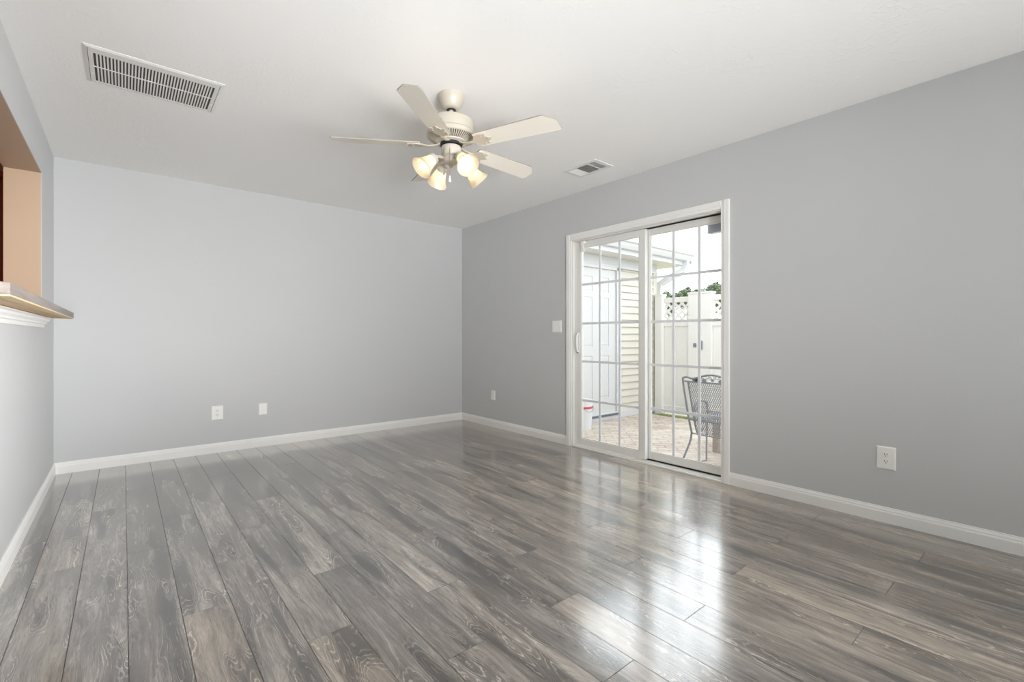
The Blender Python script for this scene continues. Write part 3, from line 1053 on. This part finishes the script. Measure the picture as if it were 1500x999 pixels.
# storage shed wing
def shed():
    SXa, SXb, SY = XR + WT + 0.01, 6.54, 4.24
    t = tag(empty('storage_shed', (5.0, SY, GZ)), 'cream sided storage shed with white panelled door beyond the patio', 'shed')
    def L(p): return (p[0] - 5.0, p[1] - SY, p[2] - GZ)
    DX0, DX1, DZ0, DZ1 = 4.64, 5.505, -0.045, 2.008
    TX0, TX1, TZ = DX0 - 0.10, DX1 + 0.115, 2.075
    # clapboards: wedge rows
    m = MB()
    pitch = 0.103
    z = GZ + 0.10
    rows = []
    while z < 2.06:
        rows.append((z, min(z + pitch, 2.06)))
        z += pitch
    for si in (0, 1):
        m = MB()
        for (za, zb) in rows:
            a, b = ((SXa, TX0), (TX1, SXb - 0.09))[si]
            vs = [L(p) for p in [(a, SY, za), (a, SY - 0.026, za), (a, SY - 0.026, za + 0.006), (a, SY - 0.004, zb), (a, SY, zb)]] + [L(p) for p in [(b, SY, za), (b, SY - 0.026, za), (b, SY - 0.026, za + 0.006), (b, SY - 0.004, zb), (b, SY, zb)]]
            m.add(vs, [(0, 1, 2, 3, 4), (9, 8, 7, 6, 5)] + [(i, (i + 1) % 5, 5 + (i + 1) % 5, 5 + i) for i in range(5)])
        m.build('siding', M['siding'], t)
    # core wall with doorway
    w = MB()
    w.box(L((SXa, SY, GZ - 0.02)), L((DX0, SY + 0.1, 2.2))).box(L((DX1, SY, GZ - 0.02)), L((SXb, SY + 0.1, 2.2))).box(L((DX0, SY, DZ1)), L((DX1, SY + 0.1, 2.2))).box(L((DX0, SY, GZ - 0.02)), L((DX1, SY + 0.1, DZ0)))
    w.box(L((SXb - 0.1, SY + 0.1, GZ - 0.02)), L((SXb, SY + 3.0, 2.2))).box(L((SXa, SY + 2.9, GZ - 0.02)), L((SXb - 0.1, SY + 3.0, 2.2)))
    w.build('wall', M['siding'], t)
    MB().box(L((SXa, SY - 0.03, GZ)), L((SXb, SY, GZ + 0.10))).build('skirt_board', M['white_ext'], t, bevel=0.004)
    MB().box(L((SXb - 0.09, SY - 0.028, GZ + 0.10)), L((SXb + 0.012, SY, 2.06))).build('corner_post', M['siding'], t, bevel=0.004)
    fr = MB().box(L((SXa, SY - 0.024, 2.06)), L((SXb + 0.01, SY, 2.20))).box(L((SXa, SY - 0.036, 2.06)), L((SXb + 0.02, SY - 0.024, 2.095)))
    fr.build('frieze_board', M['white_ext'], t, bevel=0.003)
    # door trim
    tr = MB()
    tr.box(L((TX0, SY - 0.032, DZ0)), L((DX0 - 0.01, SY, TZ))).box(L((DX1 + 0.012, SY - 0.032, DZ0)), L((TX1, SY, TZ))).box(L((TX0, SY - 0.032, DZ1 + 0.012)), L((TX1, SY, TZ)))
    tr.build('door_trim', M['white_ext'], t, bevel=0.003)
    MB().box(L((DX0 - 0.05, SY - 0.05, DZ0 - 0.028)), L((DX1 + 0.05, SY + 0.02, DZ0 - 0.002))).build('threshold', M['steel'], t, bevel=0.003)
    # six panel door
    dw = DX1 - DX0
    d = MB()
    yf = SY - 0.004
    st = 0.145
    mid = (DX0 + DX1) / 2
    zr = [DZ0, 0.19, 0.79, 0.92, 1.61, 1.69, 1.90, DZ1]
    d.box(L((DX0, yf, DZ0)), L((DX0 + st, yf + 0.04, DZ1))).box(L((DX1 - st, yf, DZ0)), L((DX1, yf + 0.04, DZ1))).box(L((mid - 0.075, yf, DZ0)), L((mid + 0.075, yf + 0.04, DZ1)))
    for a, b in ((zr[0], zr[1]), (zr[2], zr[3]), (zr[4], zr[5]), (zr[6], zr[7])):
        d.box(L((DX0 + st, yf, a)), L((mid - 0.075, yf + 0.04, b))).box(L((mid + 0.075, yf, a)), L((DX1 - st, yf + 0.04, b)))
    for a, b in ((zr[1], zr[2]), (zr[3], zr[4]), (zr[5], zr[6])):
        for xa, xb in ((DX0 + st, mid - 0.075), (mid + 0.075, DX1 - st)):
            d.box(L((xa, yf + 0.007, a)), L((xb, yf + 0.04, b)))
            e, g = 0.014, 0.03
            vs = [L(p) for p in [(xa + e, yf + 0.007, a + e), (xb - e, yf + 0.007, a + e), (xb - e, yf + 0.007, b - e), (xa + e, yf + 0.007, b - e), (xa + g, yf + 0.002, a + g), (xb - g, yf + 0.002, a + g), (xb - g, yf + 0.002, b - g), (xa + g, yf + 0.002, b - g)]]
            d.add(vs, [(4, 5, 6, 7)] + [(k, (k + 1) % 4, 4 + (k + 1) % 4, 4 + k) for k in range(4)])
    do = d.build('door', M['shed_door'], t)
    for hz in (0.15, 1.0, 1.8):
        MB().lathe([(0.007, 0), (0.007, 0.09)], 10, Matrix.Translation(L((DX1 + 0.005, SY - 0.012, hz))), cap0=True, cap1=True).build('hinge', M['white_ext'], do, smooth=True)
    MB().lathe([(0.012, 0), (0.012, 0.03), (0.028, 0.04), (0.026, 0.062), (0.0, 0.07)], 18, Matrix.Translation(L((DX0 + 0.06, yf, 0.92))) @ Matrix.Rotation(R(90), 4, 'X')).build('knob', M['brass'], do, smooth=True)
    # soffit, fascia, gutter, roof
    EX = 6.93
    GY = SY - 0.30
    MB().box(L((SXa, GY + 0.0, 2.200)), L((EX, SY + 3.3, 2.222))).build('soffit', M['soffit'], t)
    fs_ = MB().box(L((SXa, GY - 0.02, 2.195)), L((EX, GY, 2.37))).box(L((EX, GY - 0.02, 2.195)), L((EX + 0.02, SY + 3.3, 2.33)))
    fs_.build('fascia', M['white_ext'], t)
    gp = [(-0.02, 2.255), (-0.075, 2.262), (-0.098, 2.300), (-0.112, 2.335), (-0.135, 2.350), (-0.135, 2.372), (-0.128, 2.372), (-0.126, 2.356), (-0.105, 2.342), (-0.090, 2.302), (-0.070, 2.270), (-0.027, 2.263), (-0.027, 2.372), (-0.02, 2.372)]
    g = MB()
    n = len(gp)
    xa, xb = SXa, EX + 0.06
    vs = [L((xa, GY + p[0], p[1])) for p in gp] + [L((xb, GY + p[0], p[1])) for p in gp]
    g.add(vs, [(i, (i + 1) % n, n + (i + 1) % n, n + i) for i in range(n)])
    cap = [(-0.02, 2.255), (-0.075, 2.262), (-0.098, 2.300), (-0.112, 2.335), (-0.135, 2.350), (-0.135, 2.372), (-0.02, 2.372)]
    g.prism([(L((0, GY + p[0], p[1]))[1], L((0, GY + p[0], p[1]))[2]) for p in cap], 0, xb - 5.0, xb - 5.0 + 0.003)
    g.build('gutter', M['white_ext'], t)
    r = MB()
    sl = math.tan(R(13))
    y0, y1 = GY - 0.05, SY + 1.5
    r.prism([(L((0, y0, 0))[1], 2.375 - GZ), (L((0, y1, 0))[1], 2.375 + sl * (y1 - y0) - GZ), (L((0, SY + 3.35, 0))[1], 2.375 - GZ), (L((0, SY + 3.35, 0))[1], 2.36 - GZ), (L((0, y1, 0))[1], 2.355 + sl * (y1 - y0) - GZ), (L((0, y0, 0))[1], 2.360 - GZ)], 0, SXa - 5.0, EX + 0.03 - 5.0)
    r.build('roof', M['shingle'], t)
    # downspout: outlet, elbow back to the corner, then down
    dsx = 6.585
    dp = [(6.84, GY - 0.055, 2.262), (6.84, GY - 0.055, 2.19), (6.80, GY - 0.02, 2.10), (6.66, GY + 0.14, 1.98), (6.60, SY - 0.05, 1.90), (6.59, SY - 0.03, 1.80), (6.59, SY - 0.03, GZ + 0.08)]
    MB().tube([L(p) for p in dp], 0.06, 4, flat=(1.1, 0.9)).build('downspout', M['white_ext'], t, bevel=0.006)
    MB().tube([L(p) for p in [(6.97, GY - 0.06, 2.262), (6.97, GY - 0.06, 2.225)]], 0.022, 8).build('gutter_outlet', M['galv'], t)
shed()

# ------------------------------------------------------------------ vinyl fence with lattice top
FXf = 6.45   # front face of the posts
ZF = GZ - 0.02


def clip_strip(p, q, w, y0, y1, z0, z1):
    """polygon of a diagonal strip from p to q (y,z), clipped to the rectangle"""
    d = Vector((q[0] - p[0], q[1] - p[1])).normalized()
    nrm = Vector((-d.y, d.x)) * w / 2
    poly = [Vector(p) - d * 0.2 + nrm, Vector(p) - d * 0.2 - nrm, Vector(q) + d * 0.2 - nrm, Vector(q) + d * 0.2 + nrm]
    for ax, val, sgn in ((0, y0, 1), (0, y1, -1), (1, z0, 1), (1, z1, -1)):
        out = []
        for i in range(len(poly)):
            a, b = poly[i], poly[(i + 1) % len(poly)]
            da, db = sgn * (a[ax] - val), sgn * (b[ax] - val)
            if da >= 0: out.append(a)
            if (da >= 0) != (db >= 0):
                out.append(a + (b - a) * (da / (da - db)))
        poly = out
        if len(poly) < 3: return None
    return poly


def fence_post(t, name, y0, y1, x0=FXf, x1=FXf + 0.127, top=1.722):
    ox, oy = t.location.x, t.location.y
    x0, x1, y0, y1 = x0 - ox, x1 - ox, y0 - oy, y1 - oy
    h = top - ZF
    p = MB().box((x0, y0, 0), (x1, y1, h - 0.03)).build(name, M['fence'], t, bevel=0.006)
    e = 0.006
    c = MB().box((x0 - e, y0 - e, h - 0.03), (x1 + e, y1 + e, h - 0.006))
    c.add([(x0, y0, h - 0.006), (x1, y0, h - 0.006), (x1, y1, h - 0.006), (x0, y1, h - 0.006), ((x0 + x1) / 2, (y0 + y1) / 2, h + 0.002)], [(0, 1, 4), (1, 2, 4), (2, 3, 4), (3, 0, 4)])
    c.build('post_cap', M['fence'], p)
    return p


def fence_bay(t, y0, y1):
    ox, oy = t.location.x, t.location.y
    x = FXf + 0.04 - ox
    a, b = y0 - oy, y1 - oy
    MB().box((x, a, 1.585 - ZF), (x + 0.045, b, 1.662 - ZF)).build('top_rail', M['fence'], t, bevel=0.004)
    MB().box((x - 0.002, a, 1.215 - ZF), (x + 0.047, b, 1.318 - ZF)).build('middle_rail', M['fence'], t, bevel=0.004)
    MB().box((x, a, 0.03), (x + 0.045, b, 0.14)).build('bottom_rail', M['fence'], t, bevel=0.004)
    p = MB()
    n = max(1, round((b - a) / 0.20))
    wv = (b - a) / n
    z1 = 1.215 - ZF
    prof = [(x + 0.033, a)]
    for k in range(n):
        ya, yb = a + k * wv, a + (k + 1) * wv
        prof += [(x + 0.018, ya), (x + 0.018, ya + 0.002), (x + 0.012, ya + 0.004), (x + 0.012, yb - 0.004), (x + 0.018, yb - 0.002)]
    prof += [(x + 0.018, b), (x + 0.033, b)]
    p.prism(prof, 2, 0.14, z1)
    p.build('board_panel', M['fence'], t)
    z0, z1 = 1.318 - ZF, 1.585 - ZF
    l = MB()
    pitch = 0.118
    k = -6
    while k * pitch < (b - a) + 1.0:
        s0 = a + k * pitch
        pl = clip_strip((s0, z0), (s0 + (z1 - z0), z1), 0.036, a, b, z0, z1)
        if pl: l.prism([(q.x, q.y) for q in pl], 0, x + 0.014, x + 0.0221)
        pl = clip_strip((s0, z1), (s0 + (z1 - z0), z0), 0.036, a, b, z0, z1)
        if pl: l.prism([(q.x, q.y) for q in pl], 0, x + 0.022, x + 0.030)
        k += 1
    l.build('lattice', M['fence'], t)


fn = tag(empty('privacy_fence', (FXf, 3.84, ZF)), 'white vinyl fence with lattice top between the shed and the gate', 'fence')
fence_post(fn, 'post', 4.05, 4.175, x0=6.42, x1=6.547, top=1.727)
fence_bay(fn, 3.628, 4.05)
fp_ = fence_post(fn, 'gate_post', 3.46, 3.628)
MB().box((-0.014, 3.496 - 3.84, 0.905 - ZF), (-0.0, 3.54 - 3.84, 0.965 - ZF)).build('latch_keeper', M['gatem'], fn, bevel=0.003)
gt = tag(empty('fence_gate', (FXf, 2.66, ZF)), 'white lattice-topped gate with broad stile right of the fence', 'gate')
fence_post(gt, 'gate_stile', 3.272, 3.44)
fence_bay(gt, 1.91, 3.272)
MB().box((-0.014, 3.40 - 2.66, 0.87 - ZF), (-0.0, 3.434 - 2.66, 1.0 - ZF)).build('latch', M['gatem'], gt, bevel=0.003)
fr_ = tag(empty('privacy_fence', (FXf, 1.0, ZF)), 'continuation of the white fence on the far side of the gate', 'fence')
fence_post(fr_, 'post', 1.77, 1.90)
fence_bay(fr_, -0.3, 1.77)


# ------------------------------------------------------------------ eave of the house at the upper right of the door
ev = tag(empty('house_eave', (XR + WT, 0.5, 2.0)), 'grey underside and gutter end of the house eave above the door corner', 'eave')
MB().box((0, -2.4, 0.075), (0.62, 1.60, 0.10)).build('soffit', M['galv'], ev)
MB().box((0.60, -2.4, 0.0), (0.62, 1.60, 0.075)).build('fascia', M['galv'], ev)
g = MB()
gp = [(0.62, 0.0), (0.70, 0.005), (0.73, 0.06), (0.745, 0.10), (0.735, 0.10), (0.72, 0.062), (0.695, 0.013), (0.628, 0.008), (0.628, 0.10), (0.62, 0.10)]
n = len(gp)
g.add([(p[0], -2.4, p[1]) for p in gp] + [(p[0], 1.62, p[1]) for p in gp], [(i, (i + 1) % n, n + (i + 1) % n, n + i) for i in range(n)])
g.add([(p[0], 1.62, p[1]) for p in [(0.62, 0.0), (0.70, 0.005), (0.73, 0.06), (0.745, 0.10), (0.62, 0.10)]], [(0, 1, 2, 3, 4)])
g.build('gutter', M['white_ext'], ev)


# ------------------------------------------------------------------ wrought iron patio chair (faces +x, away from the door)
def patio_chair():
    CX, CY = 4.19, 2.01
    t = tag(empty('patio_chair', (CX, CY, GZ)), 'grey wrought-iron mesh armchair on the patio just outside the door', 'chair')
    def P(x, y, z): return (x - CX, y - CY, z - GZ)
    tr = 0.0095
    # outer back frame with arched top
    W = 0.28
    left = [P(4.12, CY + 0.27, 0.155), P(4.08, CY + 0.275, 0.28), P(4.03, CY + 0.28, 0.48), P(3.985, CY + W + 0.002, 0.655), P(3.98, CY + W - 0.015, 0.682)]
    right = [(p[0], -p[1], p[2]) for p in left]
    top = [P(3.98, CY + W - 0.05, 0.686), P(3.98, CY + 0.19, 0.678), P(3.98, CY + 0.13, 0.690), P(3.98, CY + 0.06, 0.712), P(3.98, CY, 0.718), P(3.98, CY - 0.06, 0.712), P(3.98, CY - 0.13, 0.690), P(3.98, CY - 0.19, 0.678), P(3.98, CY - W + 0.05, 0.686)]
    path = smoothpath(left + top + list(reversed(right)), 4)
    MB().tube(path, tr, 8).build('back_frame', M['chair'], t, smooth=True)
    # inner frame carrying the mesh
    iy = 0.232
    inner = MB()
    for s in (1, -1):
        inner.tube(smoothpath([P(3.985, CY + s * iy, 0.645), P(4.03, CY + s * (iy - 0.003), 0.48), P(4.08, CY + s * (iy - 0.008), 0.29), P(4.115, CY + s * (iy - 0.02), 0.165), P(4.14, CY + s * (iy - 0.06), 0.145)], 5), 0.0075, 8)
    inner.tube([P(3.988, CY + 0.275, 0.647), P(3.988, CY - 0.275, 0.647)], 0.007, 8)
    inner.tube([P(4.078, CY + 0.272, 0.282), P(4.078, CY - 0.272, 0.282)], 0.0075, 8)
    inner.tube([P(4.122, CY + 0.27, 0.150), P(4.125, CY + 0.2, 0.143), P(4.125, CY - 0.2, 0.143), P(4.122, CY - 0.27, 0.150)], 0.006, 8)
    inner.build('inner_frame', M['chair'], t, smooth=True)
    # expanded metal: diagonal wires
    def wire_panel(name, fn, u1, v1, pitch=0.019, wd=0.0050):
        m = MB()
        k = -int(v1 / pitch) - 2
        slope = 2.0
        while k * pitch < u1 + v1:
            for sg in (1, -1):
                pl = clip_strip((k * pitch if sg > 0 else k * pitch + v1 / slope, 0), (k * pitch + v1 / slope if sg > 0 else k * pitch, v1), wd, 0, u1, 0, v1)
                if pl:
                    cen = [fn(q.x, q.y) for q in pl]
                    n = len(cen)
                    off = 0.0012 * sg
                    vs = [(c[0] + off, c[1], c[2]) for c in cen] + [(c[0] + off + 0.002, c[1], c[2]) for c in cen]
                    m.add(vs, [tuple(range(n)), tuple(range(n, 2 * n))] + [(i, (i + 1) % n, n + (i + 1) % n, n + i) for i in range(n)])
            k += 1
        return m.build(name, M['chair'], t)
    def backf(u, v):
        f = v / 0.49
        x = 4.118 - 0.130 * f
        return P(x, CY + (u - 0.225), 0.152 + v)
    wire_panel('back_mesh', backf, 0.45, 0.49)
    def seatf(u, v):
        x = 4.115 + v
        z = 0.275 + 0.03 * (v / 0.42)
        p = P(x, CY + (u - 0.235), z)
        return p
    m = MB()
    # seat mesh as horizontal diamonds
    pitch = 0.024
    k = -20
    while k * pitch < 0.47 + 0.42:
        for sg in (1, -1):
            pl = clip_strip((k * pitch if sg > 0 else k * pitch + 0.21, 0), (k * pitch + 0.21 if sg > 0 else k * pitch, 0.42), 0.0050, 0, 0.47, 0, 0.42)
            if pl:
                cen = [seatf(q.x, q.y) for q in pl]
                n = len(cen)
                off = 0.001 * sg
                vs = [(c[0], c[1], c[2] + off) for c in cen] + [(c[0], c[1], c[2] + off + 0.002) for c in cen]
                m.add(vs, [tuple(range(n)), tuple(range(n, 2 * n))] + [(i, (i + 1) % n, n + (i + 1) % n, n + i) for i in range(n)])
        k += 1
    m.build('seat_mesh', M['chair'], t)
    rim = smoothpath([P(4.09, CY + 0.24, 0.275), P(4.30, CY + 0.245, 0.29), P(4.50, CY + 0.24, 0.302), P(4.545, CY + 0.20, 0.303), P(4.55, CY, 0.303), P(4.545, CY - 0.20, 0.303), P(4.50, CY - 0.24, 0.302), P(4.30, CY - 0.245, 0.29), P(4.09, CY - 0.24, 0.275)], 4)
    MB().tube(rim, 0.008, 8).build('seat_frame', M['chair'], t, smooth=True)
    for s in (1, -1):
        # arm and front leg
        ly = 0.215
        arm = smoothpath([P(4.075, CY + s * 0.272, 0.335), P(4.10, CY + s * 0.26, 0.325), P(4.125, CY + s * 0.255, 0.35), P(4.17, CY + s * 0.262, 0.405), P(4.23, CY + s * 0.262, 0.430), P(4.30, CY + s * 0.255, 0.436), P(4.345, CY + s * 0.25, 0.425), P(4.362, CY + s * 0.245, 0.395)], 5)
        MB().tube(arm, 0.0085, 8, flat=(1.6, 0.8)).build('armrest', M['chair'], t, smooth=True)
        leg = smoothpath([P(4.362, CY + s * 0.245, 0.395), P(4.37, CY + s * 0.243, 0.29), P(4.35, CY + s * 0.24, 0.15), P(4.315, CY + s * 0.225, 0.0), P(4.295, CY + s * 0.215, -0.085), P(4.285, CY + s * 0.21, GZ + 0.009)], 5)
        MB().tube(leg, 0.0085, 8).build('leg', M['chair'], t, smooth=True)
        MB().tube(smoothpath([P(4.285, CY + s * 0.21, GZ + 0.007), P(4.25, CY + s * 0.215, GZ + 0.007), P(4.225, CY + s * 0.22, GZ + 0.007)], 4), 0.006, 8).build('foot', M['chair'], t, smooth=True)
        # rear leg
        rl = smoothpath([P(4.12, CY + s * 0.27, 0.155), P(4.10, CY + s * 0.272, 0.08), P(4.04, CY + s * 0.278, -0.01), P(3.955, CY + s * 0.285, GZ + 0.009)], 6)
        MB().tube(rl, 0.0095, 8).build('leg', M['chair'], t, smooth=True)
        MB().tube([P(4.12, CY + s * 0.20, 0.15), P(4.25, CY + s * 0.20, 0.215), P(4.36, CY + s * 0.235, 0.27)], 0.006, 8).build('brace', M['chair'], t, smooth=True)
        # scroll under the arm
        sc = []
        for k in range(22):
            a = k / 21 * 2.2 * PI
            rr = 0.045 * (1 - 0.6 * k / 21)
            sc.append(P(4.185 + rr * math.cos(a), CY + s * 0.258, 0.375 + rr * 0.75 * math.sin(a)))
        MB().tube(sc, 0.005, 6).build('arm_scroll', M['chair'], t, smooth=True)
    # leaf and vine crest between the top rail and the arch
    cr = MB()
    rnd = random.Random(5)
    for yy, zz, r in ((0.165, 0.664, 0.020), (0.142, 0.667, 0.017), (0.075, 0.664, 0.019), (0.0, 0.672, 0.012), (-0.075, 0.664, 0.019), (-0.142, 0.667, 0.017), (-0.165, 0.664, 0.020)):
        pr = []
        for k in range(20):
            a = 2 * PI * k / 20
            rr = r * (1 + 0.22 * math.cos(5 * a))
            pr.append((yy + rr * 1.15 * math.cos(a), zz + rr * math.sin(a)))
        cr = MB()
        cr.prism([(CY + q[0] - CY, q[1] - GZ) for q in pr], 0, 3.983 - CX, 3.987 - CX)
        cr.build('leaf_ornament', M['chair'], t)
    vn = MB()
    for s in (1, -1):
        for (c0, c1, r) in ((0.115, 0.692, 0.014), (0.045, 0.696, 0.015), (0.092, 0.676, 0.009), (0.018, 0.690, 0.010)):
            vn.tube([P(3.984, CY + s * c0 + r * math.cos(a), c1 + r * 0.85 * math.sin(a)) for a in [2 * PI * k / 16 for k in range(15)]], 0.0032, 6)
    vn.build('vine_ornament', M['chair'], t, smooth=True)
patio_chair()

# low weathered table beyond the chair
tb = tag(empty('side_table', (4.98, 2.05, GZ)), 'low weathered wooden table beyond the iron patio chair', 'table')
th = 0.43
MB().box((-0.33, -0.34, th - 0.028), (0.33, 0.34, th)).build('tabletop', M['tablewood'], tb, bevel=0.004)
ap = MB().box((-0.29, -0.29, th - 0.085), (-0.27, 0.29, th - 0.028)).box((0.27, -0.29, th - 0.085), (0.29, 0.29, th - 0.028)).box((-0.27, -0.29, th - 0.085), (0.27, -0.27, th - 0.028)).box((-0.27, 0.27, th - 0.085), (0.27, 0.29, th - 0.028))
ap.build('apron', M['tablewood'], tb)
for sx in (-1, 1):
    for sy in (-1, 1):
        MB().box((sx * 0.28 - 0.028, sy * 0.28 - 0.028, 0), (sx * 0.28 + 0.028, sy * 0.28 + 0.028, th - 0.028)).build('leg', M['tablewood'], tb, bevel=0.003)

# white bucket by the shed door
bk = tag(empty('plastic_bucket', (4.55, 4.04, GZ)), 'white plastic bucket with red marking beside the shed door', 'bucket')
MB().lathe([(0.0, 0.0), (0.128, 0.0), (0.148, 0.36), (0.154, 0.362), (0.154, 0.375), (0.0, 0.378)], 36).build('body', M['bucket'], bk, smooth=True)
MB().lathe([(0.1455, 0.27), (0.1475, 0.272), (0.1488, 0.296), (0.147, 0.298)], 36).build('label_band', M['red'], bk, smooth=True)
MB().tube([(0.15 * math.cos(a), 0.15 * math.sin(a) - 0.004, 0.33 - 0.10 * math.sin(a) ** 2) for a in [PI + PI * k / 14 for k in range(15)]], 0.0025, 6).build('handle', M['gatem'], bk)


# ------------------------------------------------------------------ trees beyond the fence
def tree(x, y, top, rad, seed, label):
    rnd = random.Random(seed)
    t = tag(empty('tree', (x, y, GZ - 0.03)), label, 'tree', 'trees beyond the fence')
    h = top - (GZ - 0.03)
    cz = h - rad
    MB().tube(smoothpath([(0, 0, 0), (0.05, 0.03, h * 0.3), (-0.03, 0.0, h * 0.55), (0.02, 0.0, cz + 0.2)], 4), [0.10 - 0.06 * k / 12 for k in range(13)], 8).build('trunk', M['bark'], t, smooth=True)
    m = MB()
    clumps = []
    for k in range(36):
        a, b = rnd.uniform(0, 2 * PI), math.acos(rnd.uniform(-1, 1))
        rr = rad * rnd.uniform(0.3, 0.72)
        clumps.append((rr * math.sin(b) * math.cos(a), rr * math.sin(b) * math.sin(a), cz + rr * 0.9 * math.cos(b), rad * rnd.uniform(0.2, 0.3)))
    for (qx, qy, qz, qr) in clumps:
        for j in range(240):
            d = Vector((rnd.gauss(0, 1), rnd.gauss(0, 1), rnd.gauss(0, 1))).normalized() * qr * rnd.uniform(0.5, 1.0)
            p = Vector((qx, qy, qz)) + d
            s = rnd.uniform(0.04, 0.075)
            q = Matrix.Rotation(rnd.uniform(0, 6.3), 3, 'Z') @ Matrix.Rotation(rnd.uniform(-1.2, 1.2), 3, 'X')
            vs = [p + q @ Vector(v) for v in ((-s, 0, 0), (0, -s * 0.5, 0), (s, 0, 0), (0, s * 0.5, 0))]
            m.add(vs, [(0, 1, 2, 3)])
    m.build('foliage', M['leaf'], t)


tree(20, 12.19, 3.44, 0.75, 1, 'small round green tree behind the fence, nearest the shed')
tree(22.5, 12.65, 3.88, 0.88, 2, 'green tree second from the shed behind the fence')
tree(20, 10.20, 3.66, 0.92, 3, 'green tree rising above the broad gate stile')
tree(22.5, 10.45, 3.98, 0.95, 4, 'green tree at the right end, above the gate lattice')
